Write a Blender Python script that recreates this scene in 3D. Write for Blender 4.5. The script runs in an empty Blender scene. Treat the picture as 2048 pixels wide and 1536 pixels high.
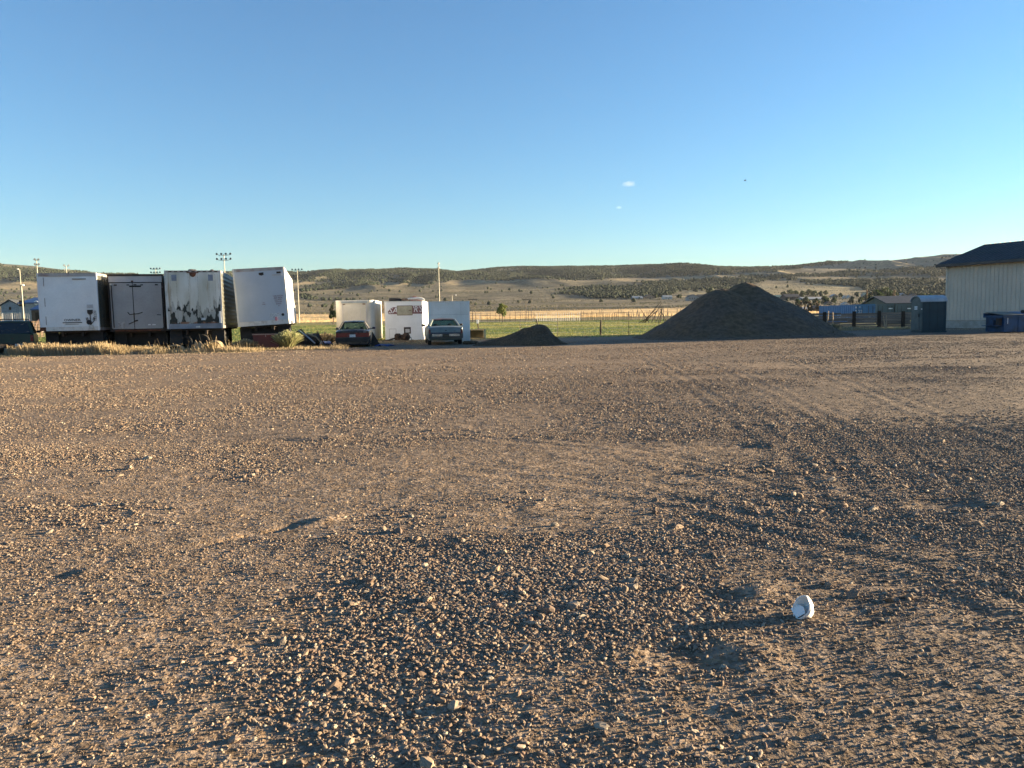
import bpy, math, random
import numpy as np
from mathutils import Vector, Matrix

# ------------------------------------------------------------------ camera, sky, sun, exposure
sc = bpy.context.scene
COL = sc.collection
CH = 1.38                      # eye height
PITCH, ROLL = 4.93, -1.03
cam_d = bpy.data.cameras.new('camera'); cam_d.lens = 27.0; cam_d.sensor_width = 36.0
cam_d.clip_start = 0.05; cam_d.clip_end = 12000
cam = bpy.data.objects.new('camera', cam_d); COL.objects.link(cam)
CM = Matrix.Translation((0, 0, CH)) @ Matrix.Rotation(math.radians(90 - PITCH), 4, 'X') @ Matrix.Rotation(math.radians(ROLL), 4, 'Z')
cam.matrix_world = CM
sc.camera = cam
SUN_EL, SUN_AZ = 7.0, 76.0     # azimuth from +Y towards +X
world = bpy.data.worlds.new('World'); sc.world = world; world.use_nodes = True
wn = world.node_tree.nodes; wl = world.node_tree.links
sky = wn.new('ShaderNodeTexSky'); sky.sky_type = 'NISHITA'; sky.sun_disc = False
sky.sun_elevation = math.radians(SUN_EL); sky.sun_rotation = math.radians(SUN_AZ)
sky.air_density = 1.38; sky.dust_density = 0.0; sky.ozone_density = 4.0; sky.altitude = 2000
wl.new(sky.outputs[0], wn['Background'].inputs[0]); wn['Background'].inputs[1].default_value = 0.052
sun_d = bpy.data.lights.new('sun', 'SUN'); sun_d.energy = 5.0; sun_d.angle = math.radians(0.5); sun_d.color = (1.0, 0.775, 0.48)
sun = bpy.data.objects.new('sun', sun_d); COL.objects.link(sun)
_e, _a = math.radians(SUN_EL), math.radians(SUN_AZ)
SUNV = Vector((math.sin(_a) * math.cos(_e), math.cos(_a) * math.cos(_e), math.sin(_e)))
sun.rotation_euler = SUNV.to_track_quat('Z', 'Y').to_euler()
sun.location = (60, 15, 30)
sc.view_settings.view_transform = 'Standard'; sc.view_settings.look = 'None'
sc.view_settings.exposure = 2.64; sc.view_settings.gamma = 1.0
try: sc.view_settings.use_curve_mapping = False
except Exception: pass
sc.cycles.max_bounces = 6; sc.cycles.diffuse_bounces = 3; sc.cycles.glossy_bounces = 3
sc.cycles.transparent_max_bounces = 8; sc.cycles.transmission_bounces = 4

# ------------------------------------------------------------------ helpers: photo pixels (2048 wide) to world
C3 = CM.to_3x3()
def ray(px, py):
    return C3 @ Vector(((px - 1024) / 1536, -(py - 768) / 1536, -1.0))
def P(px, py, d):              # the point seen at (px,py) whose world y is d
    r = ray(px, py); t = d / r.y
    return Vector((r.x * t, d, CH + r.z * t))
def hyz(px): return 654 - 0.0181 * px
def gx(px, d): return P(px, hyz(px) + CH * 1536 / d, d).x      # world x of a point on the ground at depth d
def topz(px, py, d): return P(px, py, d).z

# ------------------------------------------------------------------ noise
def _h(i, j, s):
    n = (i.astype(np.int64) * 374761393 + j.astype(np.int64) * 668265263 + s * 1442695041) & 0xFFFFFFFF
    n = ((n ^ (n >> 13)) * 1274126177) & 0xFFFFFFFF
    n = (n ^ (n >> 16)) & 0xFFFFFF
    return n / float(0xFFFFFF) * 2 - 1
def vn(x, y, s=0):
    xi = np.floor(x); yi = np.floor(y); fx = x - xi; fy = y - yi
    fx = fx * fx * fx * (fx * (fx * 6 - 15) + 10); fy = fy * fy * fy * (fy * (fy * 6 - 15) + 10)
    a = _h(xi, yi, s); b = _h(xi + 1, yi, s); c = _h(xi, yi + 1, s); d = _h(xi + 1, yi + 1, s)
    return (a * (1 - fx) + b * fx) * (1 - fy) + (c * (1 - fx) + d * fx) * fy
def fbm(x, y, s=0, o=4, g=0.5):
    t = 0; a = 1; n = 0
    for k in range(o):
        cs, sn = math.cos(k * 1.3), math.sin(k * 1.3)
        t = t + a * vn((x * cs - y * sn) * 2 ** k, (x * sn + y * cs) * 2 ** k, s + k * 17); n += a; a *= g
    return t / n
def sst(a, b, x):
    t = np.clip((x - a) / (b - a), 0, 1); return t * t * (3 - 2 * t)

# ------------------------------------------------------------------ terrain
SKY_PX = [-900, -300, 0, 80, 218, 300, 460, 600, 680, 750, 800, 880, 920, 1000, 1100, 1200, 1300, 1400, 1500, 1560, 1620, 1700, 1760, 1830, 1888, 2048, 2600]
SKY_E  = [110, 120, 126, 119, 101, 98, 98, 97, 101, 98, 99, 97, 91, 98, 97, 98, 99, 95, 90, 92, 93, 97, 98, 103, 108, 116, 118]
RUTS = [((1325, 690), (1480, 745), (1700, 860), (1900, 1050)), ((1530, 690), (1640, 740), (1860, 830), (2150, 930)),
        ((1270, 700), (1380, 760), (1560, 880), (1700, 1080)), ((560, 1000), (900, 940), (1300, 985), (1800, 1100)),
        ((500, 890), (900, 870), (1240, 905), (1700, 1010)), ((1100, 1020), (1400, 1040), (1800, 1120), (2200, 1250)),
        ((0, 905), (300, 880), (620, 870), (900, 855))]
PITS = [(545, 1062, .30, .07, .040), (1455, 1192, .20, .07, .030), (1370, 1315, .26, .12, .026), (590, 880, .5, .10, .03), (1480, 893, .5, .10, .035),
        (1235, 1003, .5, .10, .016), (1750, 722, 1.6, .25, .06), (1890, 1010, .4, .12, .03), (130, 1150, .14, .05, .02)]
def _gp(px, py):
    r = ray(px, py); t = -CH / r.z
    return (r.x * t, r.y * t)
RUTS_W = [[_gp(*p) for p in r] for r in RUTS]
PITS_W = [_gp(a, b) + (c, d, e) for a, b, c, d, e in PITS]
def lot_h(x, y):
    r = np.hypot(x, y)
    z = .009 * fbm(x / 7, y / 7, 3, 2) + .0065 * fbm(x / 1.9, y / 1.9, 9, 2) + .0045 * fbm(x / .55, y / .55, 21, 2)
    z = z + (.0030 * vn(x / .16, y / .16, 31) + .0012 * vn(x / .07, y / .07, 33)) * (1 - sst(14, 26, r))
    z = z + .0004 * vn(x / .028, y / .028, 37) * (1 - sst(6, 10, r))
    for pts in RUTS_W:
        best = np.full(x.shape, 1e9)
        for (ax, ay), (bx, by) in zip(pts[:-1], pts[1:]):
            dx, dy = bx - ax, by - ay
            t = np.clip(((x - ax) * dx + (y - ay) * dy) / (dx * dx + dy * dy), 0, 1)
            best = np.minimum(best, np.hypot(x - ax - t * dx, y - ay - t * dy))
        best = best + .05 * fbm(x * 1.3, y * 1.3, 6, 2)
        z = z - .004 * np.exp(-(best / .07) ** 2) + .0025 * np.exp(-((best - .15) / .05) ** 2) - .003 * np.exp(-((best - .30) / .06) ** 2)
    for (cx, cy, sx, sy, dp) in PITS_W:
        u = (x - cx) + sx * .5 * fbm(x / (sx * 1.2), y / (sx * 1.2), 8, 3); v = (y - cy) - (.85 if abs(sx - .3) < .01 else .15) * (x - cx) + sy * .9 * fbm(x / (sx * .8), y / (sx * .8), 12, 3)
        q = np.exp(-(u / sx) ** 2 - (v / sy) ** 2)
        z = z - dp * .7 * q + dp * .8 * np.exp(-((u - sx * .9) / (sx * .5)) ** 2 - (v / (sy * 1.4)) ** 2)
    return z
def polar(x, y):
    a = np.arctan2(x, y); r = np.hypot(x, y); ac = np.clip(a, -.84, .84)
    return r * np.cos(ac), 1024 + 1536 * np.tan(ac)
def e_prof(dep, px):
    S = np.interp(px, SKY_PX, SKY_E)
    L = 1 - sst(350, 700, px)                      # left part: the sports field side
    e700 = 15 + 6 * L
    kd = [700, 1100, 1500, 2000, 2500, 3000, 3300, 4200, 9000]
    vals = [e700, 27 + 14 * L, 47 + 8 * L, 66 + .16 * (S - 97) + 6 * L, .88 * S, S, .985 * S, .8 * S, .5 * S]
    e = np.zeros_like(dep)
    for i in range(len(kd) - 1):
        t = (dep - kd[i]) / (kd[i + 1] - kd[i]); m = (t >= 0) & (t <= 1)
        e = np.where(m, vals[i] * (1 - t) + vals[i + 1] * t, e)
    return e
ND = [0, 38, 45, 62, 100, 150, 220, 300]
NZ = [0, 0, .03, -.03, .18, .66, 1.0, 1.35]
def H(x, y):
    x = np.asarray(x, float); y = np.asarray(y, float)
    dep, px = polar(x, y); r = np.hypot(x, y)
    near = np.interp(dep, ND, NZ)
    e_far = e_prof(dep, px)
    z_far = CH + e_far * dep / 1536
    t = sst(300, 700, dep); e_mid = -.3 + (e_prof(np.full_like(dep, 700.), px) + .3) * t
    z = np.where(dep < 300, near, np.where(dep < 700, CH + e_mid * dep / 1536, z_far))
    amp = sst(750, 1500, dep)
    z = z + amp * (dep / 1536) * (5.0 * fbm(x / 520, y / 520, 51, 3) + 2.2 * fbm(x / 150 + 7, y / 150, 57, 2)) * (1 - .5 * sst(2800, 3000, dep))
    wp = 90 * vn(x / 420, y / 420, 65)
    spur = (1 - np.abs(vn((x + wp) / 210, y / 800, 63)) * 2) + .5 * (1 - 2 * np.abs(vn((x - wp) / 95, y / 420, 64)))
    z = z + spur * 15.0 * sst(1500, 2500, dep) * (1 - .88 * sst(2500, 3000, dep))
    z = z + amp * (dep / 1536) * 2.0 * np.abs(vn(x / 300, y / 900, 61)) * (1 - sst(2700, 3000, dep))
    lm = 1 - sst(36, 44, dep)
    z = z + np.where(lm > 0, lm, 0) * np.where(r < 60, lot_h(x, y), 0)
    z = z + (1 - lm) * (1 - sst(200, 400, dep)) * .03 * fbm(x / 2.5, y / 2.5, 71, 3)
    return z
def hz(x, y): return float(H(np.array([x]), np.array([y]))[0])

# ------------------------------------------------------------------ mesh builder
class MB:
    def __init__(s): s.v = []; s.f = []; s.m = []; s.M = Matrix.Identity(4)
    def av(s, pts):
        b = len(s.v)
        for p in pts: s.v.append(tuple(s.M @ Vector(p)))
        return b
    def face(s, pts, m=0):
        b = s.av(pts); s.f.append(tuple(range(b, b + len(pts)))); s.m.append(m)
    def box(s, x0, x1, y0, y1, z0, z1, m=0, R=None):
        pts = [(x0, y0, z0), (x1, y0, z0), (x1, y1, z0), (x0, y1, z0), (x0, y0, z1), (x1, y0, z1), (x1, y1, z1), (x0, y1, z1)]
        if R is not None:
            c = Vector(((x0 + x1) / 2, (y0 + y1) / 2, (z0 + z1) / 2))
            pts = [tuple(c + R @ (Vector(p) - c)) for p in pts]
        b = s.av(pts)
        for q in ((0, 3, 2, 1), (4, 5, 6, 7), (0, 1, 5, 4), (1, 2, 6, 5), (2, 3, 7, 6), (3, 0, 4, 7)):
            s.f.append(tuple(b + i for i in q)); s.m.append(m)
    def tube(s, pts, r, n=6, m=0, cap=True):
        pts = [Vector(p) for p in pts]; rs = r if isinstance(r, (list, tuple)) else [r] * len(pts)
        rings = []
        for i, p in enumerate(pts):
            d = (pts[min(i + 1, len(pts) - 1)] - pts[max(i - 1, 0)]).normalized()
            u = d.orthogonal().normalized() if i == 0 else (u - d * u.dot(d)).normalized()
            w = d.cross(u)
            rings.append(s.av([p + (u * math.cos(2 * math.pi * k / n) + w * math.sin(2 * math.pi * k / n)) * rs[i] for k in range(n)]))
        for a, b in zip(rings[:-1], rings[1:]):
            for k in range(n):
                s.f.append((a + k, a + (k + 1) % n, b + (k + 1) % n, b + k)); s.m.append(m)
        if cap:
            s.f.append(tuple(rings[0] + k for k in reversed(range(n)))); s.m.append(m)
            s.f.append(tuple(rings[-1] + k for k in range(n))); s.m.append(m)
    def loft(s, rings, m=0, cap=True, closed=True):
        bs = [s.av(r) for r in rings]; n = len(rings[0])
        for a, b in zip(bs[:-1], bs[1:]):
            for k in range(n if closed else n - 1):
                s.f.append((a + k, a + (k + 1) % n, b + (k + 1) % n, b + k)); s.m.append(m)
        if cap:
            s.f.append(tuple(bs[0] + k for k in reversed(range(n)))); s.m.append(m)
            s.f.append(tuple(bs[-1] + k for k in range(n))); s.m.append(m)
    def slab(s, poly, off, m=0):            # polygon extruded along vector off
        off = Vector(off); a = s.av(poly); b = s.av([Vector(p) + off for p in poly]); n = len(poly)
        s.f.append(tuple(a + k for k in reversed(range(n)))); s.m.append(m)
        s.f.append(tuple(b + k for k in range(n))); s.m.append(m)
        for k in range(n):
            s.f.append((a + k, a + (k + 1) % n, b + (k + 1) % n, b + k)); s.m.append(m)
    def ball(s, c, r, m=0, sx=1, sy=1, sz=1, n=8, k=5):
        c = Vector(c); rings = []
        for i in range(1, k):
            t = math.pi * i / k
            rings.append([c + Vector((r * sx * math.sin(t) * math.cos(2 * math.pi * j / n), r * sy * math.sin(t) * math.sin(2 * math.pi * j / n), -r * sz * math.cos(t))) for j in range(n)])
        s.loft(rings, m)
    def build(s, name, mats, parent=None, smooth=False, loc=None):
        me = bpy.data.meshes.new(name)
        me.from_pydata(s.v, [], s.f)
        if not isinstance(mats, (list, tuple)): mats = [mats]
        for q in mats: me.materials.append(q)
        if len(mats) > 1: me.polygons.foreach_set('material_index', s.m)
        if smooth:
            me.polygons.foreach_set('use_smooth', [True] * len(me.polygons))
            try: me.set_sharp_from_angle(angle=math.radians(35))
            except Exception: pass
        me.update()
        o = bpy.data.objects.new(name, me); COL.objects.link(o)
        if parent is not None: o.parent = parent
        if loc is not None: o.location = loc
        return o
def split_build(mb, name, mats, parent=None, smooth=False):
    par = list(range(len(mb.v)))
    def fd(i):
        while par[i] != i: par[i] = par[par[i]]; i = par[i]
        return i
    for f in mb.f:
        for q in f[1:]: par[fd(q)] = fd(f[0])
    groups = {}
    for k, f in enumerate(mb.f): groups.setdefault(fd(f[0]), []).append(k)
    out = []
    for ks in groups.values():
        n = MB(); ids = sorted({i for k in ks for i in mb.f[k]}); mp = {i: j for j, i in enumerate(ids)}
        n.v = [mb.v[i] for i in ids]; n.f = [tuple(mp[i] for i in mb.f[k]) for k in ks]; n.m = [mb.m[k] for k in ks]
        out.append(n.build(name, mats, parent, smooth))
    return out[0]
def npmesh(name, V, Fq, mats, parent=None, smooth=False, attrs=None, mi=None):
    me = bpy.data.meshes.new(name); V = np.asarray(V, np.float32); Fq = np.asarray(Fq, np.int32); k = Fq.shape[1]
    me.vertices.add(len(V)); me.vertices.foreach_set('co', V.ravel())
    me.loops.add(Fq.size); me.loops.foreach_set('vertex_index', Fq.ravel())
    me.polygons.add(len(Fq)); me.polygons.foreach_set('loop_start', np.arange(0, Fq.size, k, dtype=np.int32))
    me.polygons.foreach_set('loop_total', np.full(len(Fq), k, np.int32))
    if smooth: me.polygons.foreach_set('use_smooth', np.ones(len(Fq), bool))
    for m in (mats if isinstance(mats, (list, tuple)) else [mats]): me.materials.append(m)
    if mi is not None: me.polygons.foreach_set('material_index', np.asarray(mi, np.int32))
    me.update(calc_edges=True)
    for an, av in (attrs or {}).items():
        if av.ndim == 2:
            at = me.attributes.new(an, 'FLOAT_COLOR', 'POINT'); at.data.foreach_set('color', av.astype(np.float32).ravel())
        else:
            at = me.attributes.new(an, 'FLOAT', 'POINT'); at.data.foreach_set('value', av.astype(np.float32))
    me.validate()
    o = bpy.data.objects.new(name, me); COL.objects.link(o)
    if parent is not None: o.parent = parent
    return o
def tag(o, label=None, cat=None, group=None, kind=None):
    if label: o['label'] = label
    if cat: o['category'] = cat
    if group: o['group'] = group
    if kind: o['kind'] = kind
    return o
def thing(name, label, cat, loc=(0, 0, 0), rz=0, group=None, ry=0, rx=0):
    o = bpy.data.objects.new(name, None); COL.objects.link(o)
    o.empty_display_size = .2; o.location = loc; o.rotation_euler = (math.radians(rx), math.radians(ry), math.radians(rz))
    return tag(o, label, cat, group)
def kids(o): return [c for c in COL.objects if c.parent == o]
def dup(root, loc, rz=None, label=None, scale=None):
    r = root.copy(); COL.objects.link(r); r.location = loc
    if rz is not None: r.rotation_euler = (0, 0, math.radians(rz))
    if scale is not None: r.scale = scale
    if label: r['label'] = label
    def rec(a, b):
        for ch in kids(a):
            c = ch.copy(); COL.objects.link(c); c.parent = b; rec(ch, c)
    rec(root, r)
    return r
def text_into(mb, s, size, M, m=0, wx=1.0, depth=.003, shear=0):
    cu = bpy.data.curves.new('t', 'FONT'); cu.body = s; cu.size = size; cu.extrude = depth; cu.align_x = 'CENTER'; cu.align_y = 'CENTER'; cu.shear = shear
    cu.resolution_u = 2
    ob = bpy.data.objects.new('t', cu); COL.objects.link(ob)
    dg = bpy.context.evaluated_depsgraph_get(); me = bpy.data.meshes.new_from_object(ob.evaluated_get(dg))
    old = mb.M; mb.M = old @ M
    b = mb.av([(v.co.x * wx, v.co.y, v.co.z) for v in me.vertices])
    for p in me.polygons: mb.f.append(tuple(b + i for i in p.vertices)); mb.m.append(m)
    mb.M = old
    bpy.data.objects.remove(ob); bpy.data.curves.remove(cu); bpy.data.meshes.remove(me)
FACE = Matrix.Rotation(math.radians(90), 4, 'X')       # text standing up, read from -y
def on_rear(x, z, y=-.004): return Matrix.Translation((x, y, z)) @ FACE

# ------------------------------------------------------------------ materials
def mat(name, col, rough=.7, metal=0, var=.12, scale=3.0, col2=None, c2f=.5, bump=0, bscale=30, spec=None, stretch=(1, 1, 1), trans=0, coord='Object', vscale=None):
    m = bpy.data.materials.new(name); m.use_nodes = True; nt = m.node_tree; N = nt.nodes; L = nt.links
    bs = N['Principled BSDF']; bs.inputs['Roughness'].default_value = rough; bs.inputs['Metallic'].default_value = metal
    if spec is not None: bs.inputs['Specular IOR Level'].default_value = spec
    tc = N.new('ShaderNodeTexCoord'); mp = N.new('ShaderNodeMapping'); mp.inputs['Scale'].default_value = stretch
    L.new(tc.outputs[coord], mp.inputs[0])
    n1 = N.new('ShaderNodeTexNoise'); n1.inputs['Scale'].default_value = scale; n1.inputs['Detail'].default_value = 6; L.new(mp.outputs[0], n1.inputs['Vector'])
    n2 = N.new('ShaderNodeTexNoise'); n2.inputs['Scale'].default_value = scale * 9; n2.inputs['Detail'].default_value = 4; L.new(mp.outputs[0], n2.inputs['Vector'])
    mx = N.new('ShaderNodeMix'); mx.data_type = 'RGBA'
    c2 = col2 or tuple(c * .7 for c in col)
    mx.inputs['A'].default_value = (*col, 1); mx.inputs['B'].default_value = (*c2, 1)
    mr = N.new('ShaderNodeMapRange'); mr.inputs['From Min'].default_value = c2f - .12; mr.inputs['From Max'].default_value = c2f + .18
    L.new(n1.outputs['Fac'], mr.inputs['Value']); L.new(mr.outputs[0], mx.inputs['Factor'])
    hs = N.new('ShaderNodeHueSaturation'); L.new(mx.outputs['Result'], hs.inputs['Color'])
    mr2 = N.new('ShaderNodeMapRange'); mr2.inputs['From Min'].default_value = .3; mr2.inputs['From Max'].default_value = .7
    mr2.inputs['To Min'].default_value = 1 - var; mr2.inputs['To Max'].default_value = 1 + var
    L.new(n2.outputs['Fac'], mr2.inputs['Value']); L.new(mr2.outputs[0], hs.inputs['Value']); L.new(hs.outputs[0], bs.inputs['Base Color'])
    mr3 = N.new('ShaderNodeMapRange'); mr3.inputs['To Min'].default_value = max(0, rough - .12); mr3.inputs['To Max'].default_value = min(1, rough + .12)
    L.new(n1.outputs['Fac'], mr3.inputs['Value']); L.new(mr3.outputs[0], bs.inputs['Roughness'])
    if bump:
        nb = N.new('ShaderNodeTexNoise'); nb.inputs['Scale'].default_value = bscale; nb.inputs['Detail'].default_value = 5; L.new(tc.outputs[coord], nb.inputs['Vector'])
        bp = N.new('ShaderNodeBump'); bp.inputs['Strength'].default_value = 1; bp.inputs['Distance'].default_value = bump
        L.new(nb.outputs['Fac'], bp.inputs['Height']); L.new(bp.outputs[0], bs.inputs['Normal'])
    if trans:
        tr = N.new('ShaderNodeBsdfTransparent'); ms = N.new('ShaderNodeMixShader'); ms.inputs[0].default_value = trans
        tr.inputs[0].default_value = (.75, .85, .8, 1)
        L.new(bs.outputs[0], ms.inputs[1]); L.new(tr.outputs[0], ms.inputs[2]); L.new(ms.outputs[0], N['Material Output'].inputs['Surface'])
    return m
WHITE = mat('white_paint', (.74, .75, .76), .38, var=.03, scale=1.2, col2=(.66, .67, .68))
OFFW = mat('dull_white', (.62, .62, .60), .55, var=.05, scale=2, col2=(.52, .52, .49))
LGREY = mat('light_grey_metal', (.48, .47, .48), .5, .1, .05, 1.5, col2=(.40, .39, .40))
GALV = mat('galvanised', (.55, .55, .55), .45, .6, .06, 3)
RAIL = mat('dull_aluminium', (.40, .37, .36), .5, .5, .12, 2.5, col2=(.25, .17, .14), c2f=.6)
BLK2 = mat('shade_filler_black', (.02, .018, .017), .8, .1, .3, 5)  # black of the boxes that deepen the dark under the trailers
ALU = mat('bright_aluminium', (.62, .62, .58), .3, .85, .05, 2)
ALUW = mat('weathered_aluminium', (.26, .27, .24), .38, .7, .12, 1.2, col2=(.18, .18, .15), stretch=(1, .2, 2))
BLACK = mat('black_rubber', (.018, .018, .02), .8, var=.2, scale=6)
DARK = mat('dark_steel', (.035, .03, .028), .7, .2, .2, 5, col2=(.07, .035, .02), c2f=.6)
RUST = mat('rusty_steel', (.16, .06, .03), .9, .1, .25, 6, col2=(.06, .03, .02))
RIM = mat('wheel_rim', (.35, .35, .36), .35, .7)
INK = mat('black_ink', (.02, .02, .03), .6, var=.02)
REDINK = mat('faded_red_ink', (.24, .12, .115), .7, var=.2, scale=14, col2=(.12, .06, .08))
STICKER = mat('blue_grey_panel', (.20, .24, .32), .4, var=.05)
GLASS = mat('tinted_glass', (.02, .03, .03), .06, 0, .02, 1, spec=.5, trans=.82)
DGLASS = mat('dark_glass', (.008, .012, .02), .08, 0, .02, 1, spec=.45)
REDL = mat('red_lens', (.15, .007, .012), .25, var=.05)
PLATE = mat('plate_paint', (.55, .58, .6), .5, var=.25, scale=20, col2=(.2, .25, .3), c2f=.55)
WOOD = mat('grey_weathered_wood', (.30, .24, .19), .9, var=.35, scale=3, col2=(.13, .10, .08), stretch=(.3, 3, 8), bump=.01, bscale=14)
PALEW = mat('pale_wood', (.36, .27, .17), .85, var=.2, scale=4, col2=(.22, .16, .1))
BARK = mat('bark', (.10, .075, .055), .9, var=.25, scale=8)
CONC = mat('concrete', (.33, .32, .29), .9, var=.12, scale=2, col2=(.24, .23, .2), bump=.004)
# ------------------------------------------------------------------ ground sheet and hills
def lot_edge(px):      # depth at which the gravel ends
    return np.interp(px, [-500, 0, 60, 350, 560, 700, 900, 1100, 1300, 1640, 1830, 1900, 2300], [36, 35.5, 36.5, 36.6, 38, 39.5, 45.5, 54, 56, 58, 60, 64, 70])
def mixc(a, b, t): return a * (1 - t[..., None]) + b * t[..., None]
def band(dep, a, b, s): return sst(a - s, a + s, dep) * (1 - sst(b - s, b + s, dep))
def yimg(x, y, z):
    dep, px = polar(x, y); return hyz(px) - (z - CH) * 1536 / dep, dep, px
C = lambda *a: np.array(a)
def ground_color(x, y):
    dep, px = polar(x, y)
    n1 = fbm(x / 6, y / 6, 101, 3); n2 = fbm(x / 1.1, y / 1.1, 105, 3); n3 = fbm(x / 25, y / 9, 109, 3)
    lot = mixc(np.broadcast_to(C(.252, .186, .130), x.shape + (3,)), C(.208, .156, .113), sst(-.25, .35, n1))
    lot = lot * (1 + .10 * n2[..., None]) * C(1 - 0, 1, 1)
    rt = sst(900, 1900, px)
    lot = mixc(lot, lot * C(.80, .81, .84), rt)  # darker compact dirt, with the dimmer look towards the sun painted in
    dirt = mixc(np.broadcast_to(C(.24, .185, .12), x.shape + (3,)), C(.17, .15, .09), sst(-.2, .3, n2))
    green = mixc(np.broadcast_to(C(.085, .135, .022), x.shape + (3,)), C(.34, .30, .085), sst(-.06, .42, 1.25 * fbm(x / 22, y / 8, 111, 4) + .35 * fbm(x / 1.6, y / 1.3, 113, 3) + .1))
    straw = mixc(np.broadcast_to(C(.60, .43, .22), x.shape + (3,)), C(.48, .34, .17), sst(.0, .5, fbm(x / 60, y / 14, 115, 3)))
    t = sst(-.25, .25, dep - lot_edge(px) + .9 * n2 + .8 * n1)
    c = mixc(lot, dirt, t)
    c = mixc(c, green, sst(-2, 2, dep - np.where(px < 1300, 52, 64) + 3 * n2))
    brown = C(.20, .165, .11)
    L = 1 - sst(560, 700, px)
    c = mixc(c, brown, band(dep, 148, 225, 8) * (1 - L) * .75)
    c = mixc(c, straw, sst(225, 245, dep + 6 * n3))
    return c * .87, 1 - t
def hill_color(x, y, z):
    Y, dep, px = yimg(x, y, z); e = hyz(px) - Y
    a = fbm(x / 180, y / 90, 121, 4); b = fbm(x / 40, y / 30, 125, 3); s = fbm(x / 420, y / 60, 129, 3)
    straw = np.broadcast_to(C(.60, .43, .22), x.shape + (3,))
    sage = mixc(np.broadcast_to(C(.125, .108, .068), x.shape + (3,)), C(.19, .155, .094), sst(-.15, .4, a + .4 * b))
    sage = sage * (1 + .25 * b[..., None])
    c = mixc(straw, C(.055, .055, .04), sst(-12, 12, dep - 610 + 25 * a))  # dark hedge band, with the slope's shade painted into its colour
    c = mixc(c, sage, sst(-30, 30, dep - 790 + 70 * a))
    c = mixc(c, C(.30, .235, .135), .7 * sst(.18, .4, s) * sst(800, 900, dep))
    gr = ((px > 1380) & (px < 1760)) * sst(34, 38, e + 3 * a) * (1 - sst(54, 60, e + 4 * a))
    c = mixc(c, C(.28, .235, .13), .6 * gr)
    gr2 = (px > 1600) * sst(78, 82, e + 3 * a) * (1 - sst(112, 125, e))
    c = mixc(c, C(.26, .21, .14), .6 * gr2)
    c = mixc(c, C(.34, .27, .17), .7 * sst(1850, 1900, px) * band(e, 64, 68, 2))
    c = mixc(c, C(.30, .235, .14), .8 * ((px > 560) & (px < 640)) * band(e, 74, 78, 2))
    c = mixc(c, C(.075, .075, .05), .9 * forest_mask(px, Y) * sst(900, 1000, dep))
    v = ((px > 1340) & (px < 2100)) * band(dep, 560, 1180, 60)
    c = mixc(c, C(.13, .115, .08), .6 * v)
    return c * .9
FB = [([560, 640, 700, 760, 850, 900, 950, 1000, 1250, 1400, 1500, 1560, 1620, 1680], [500] * 14, [567, 565, 567, 564, 567, 568, 560, 563, 557, 552, 548, 543, 535, 528], .9),
      ([590, 700, 740, 800], [573, 567, 565, 565], [583, 577, 571, 566], .9), ([590, 660, 740], [591, 597, 604], [599, 604, 606], .7),
      ([-900, 0, 80, 220, 560], [480] * 5, [562, 562, 566, 562, 567], .95),
      ([1110, 1200, 1300, 1420, 1560], [582, 573, 565, 557, 551], [585, 597, 598, 578, 556], .9),
      ([1300, 1420, 1480], [580, 577, 575], [585, 583, 577], .4),
      ([1560, 1640, 1700, 1760, 1888, 2500], [552, 549, 543, 541, 533, 526], [557, 554, 553, 553, 554, 552], .95),
      ([1560, 1640, 1720, 1760, 1888, 2500], [556, 560, 561, 559, 561, 560], [561, 567, 572, 590, 600, 600], .95)]
def forest_mask(px, Y):
    m = np.zeros(px.shape); Y = Y + 2.2 * fbm(px / 26, Y / 7, 441, 3); px = px + 30 * vn(px / 60, Y / 9, 443)
    for xs, up, lo, d in FB:
        u = np.interp(px, xs, up, left=1e5, right=1e5); l = np.interp(px, xs, lo, left=-1e5, right=-1e5)
        m = np.maximum(m, d * sst(-1.5, 1.5, Y - u) * (1 - sst(-1.5, 1.5, Y - l)))
    return m

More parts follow.
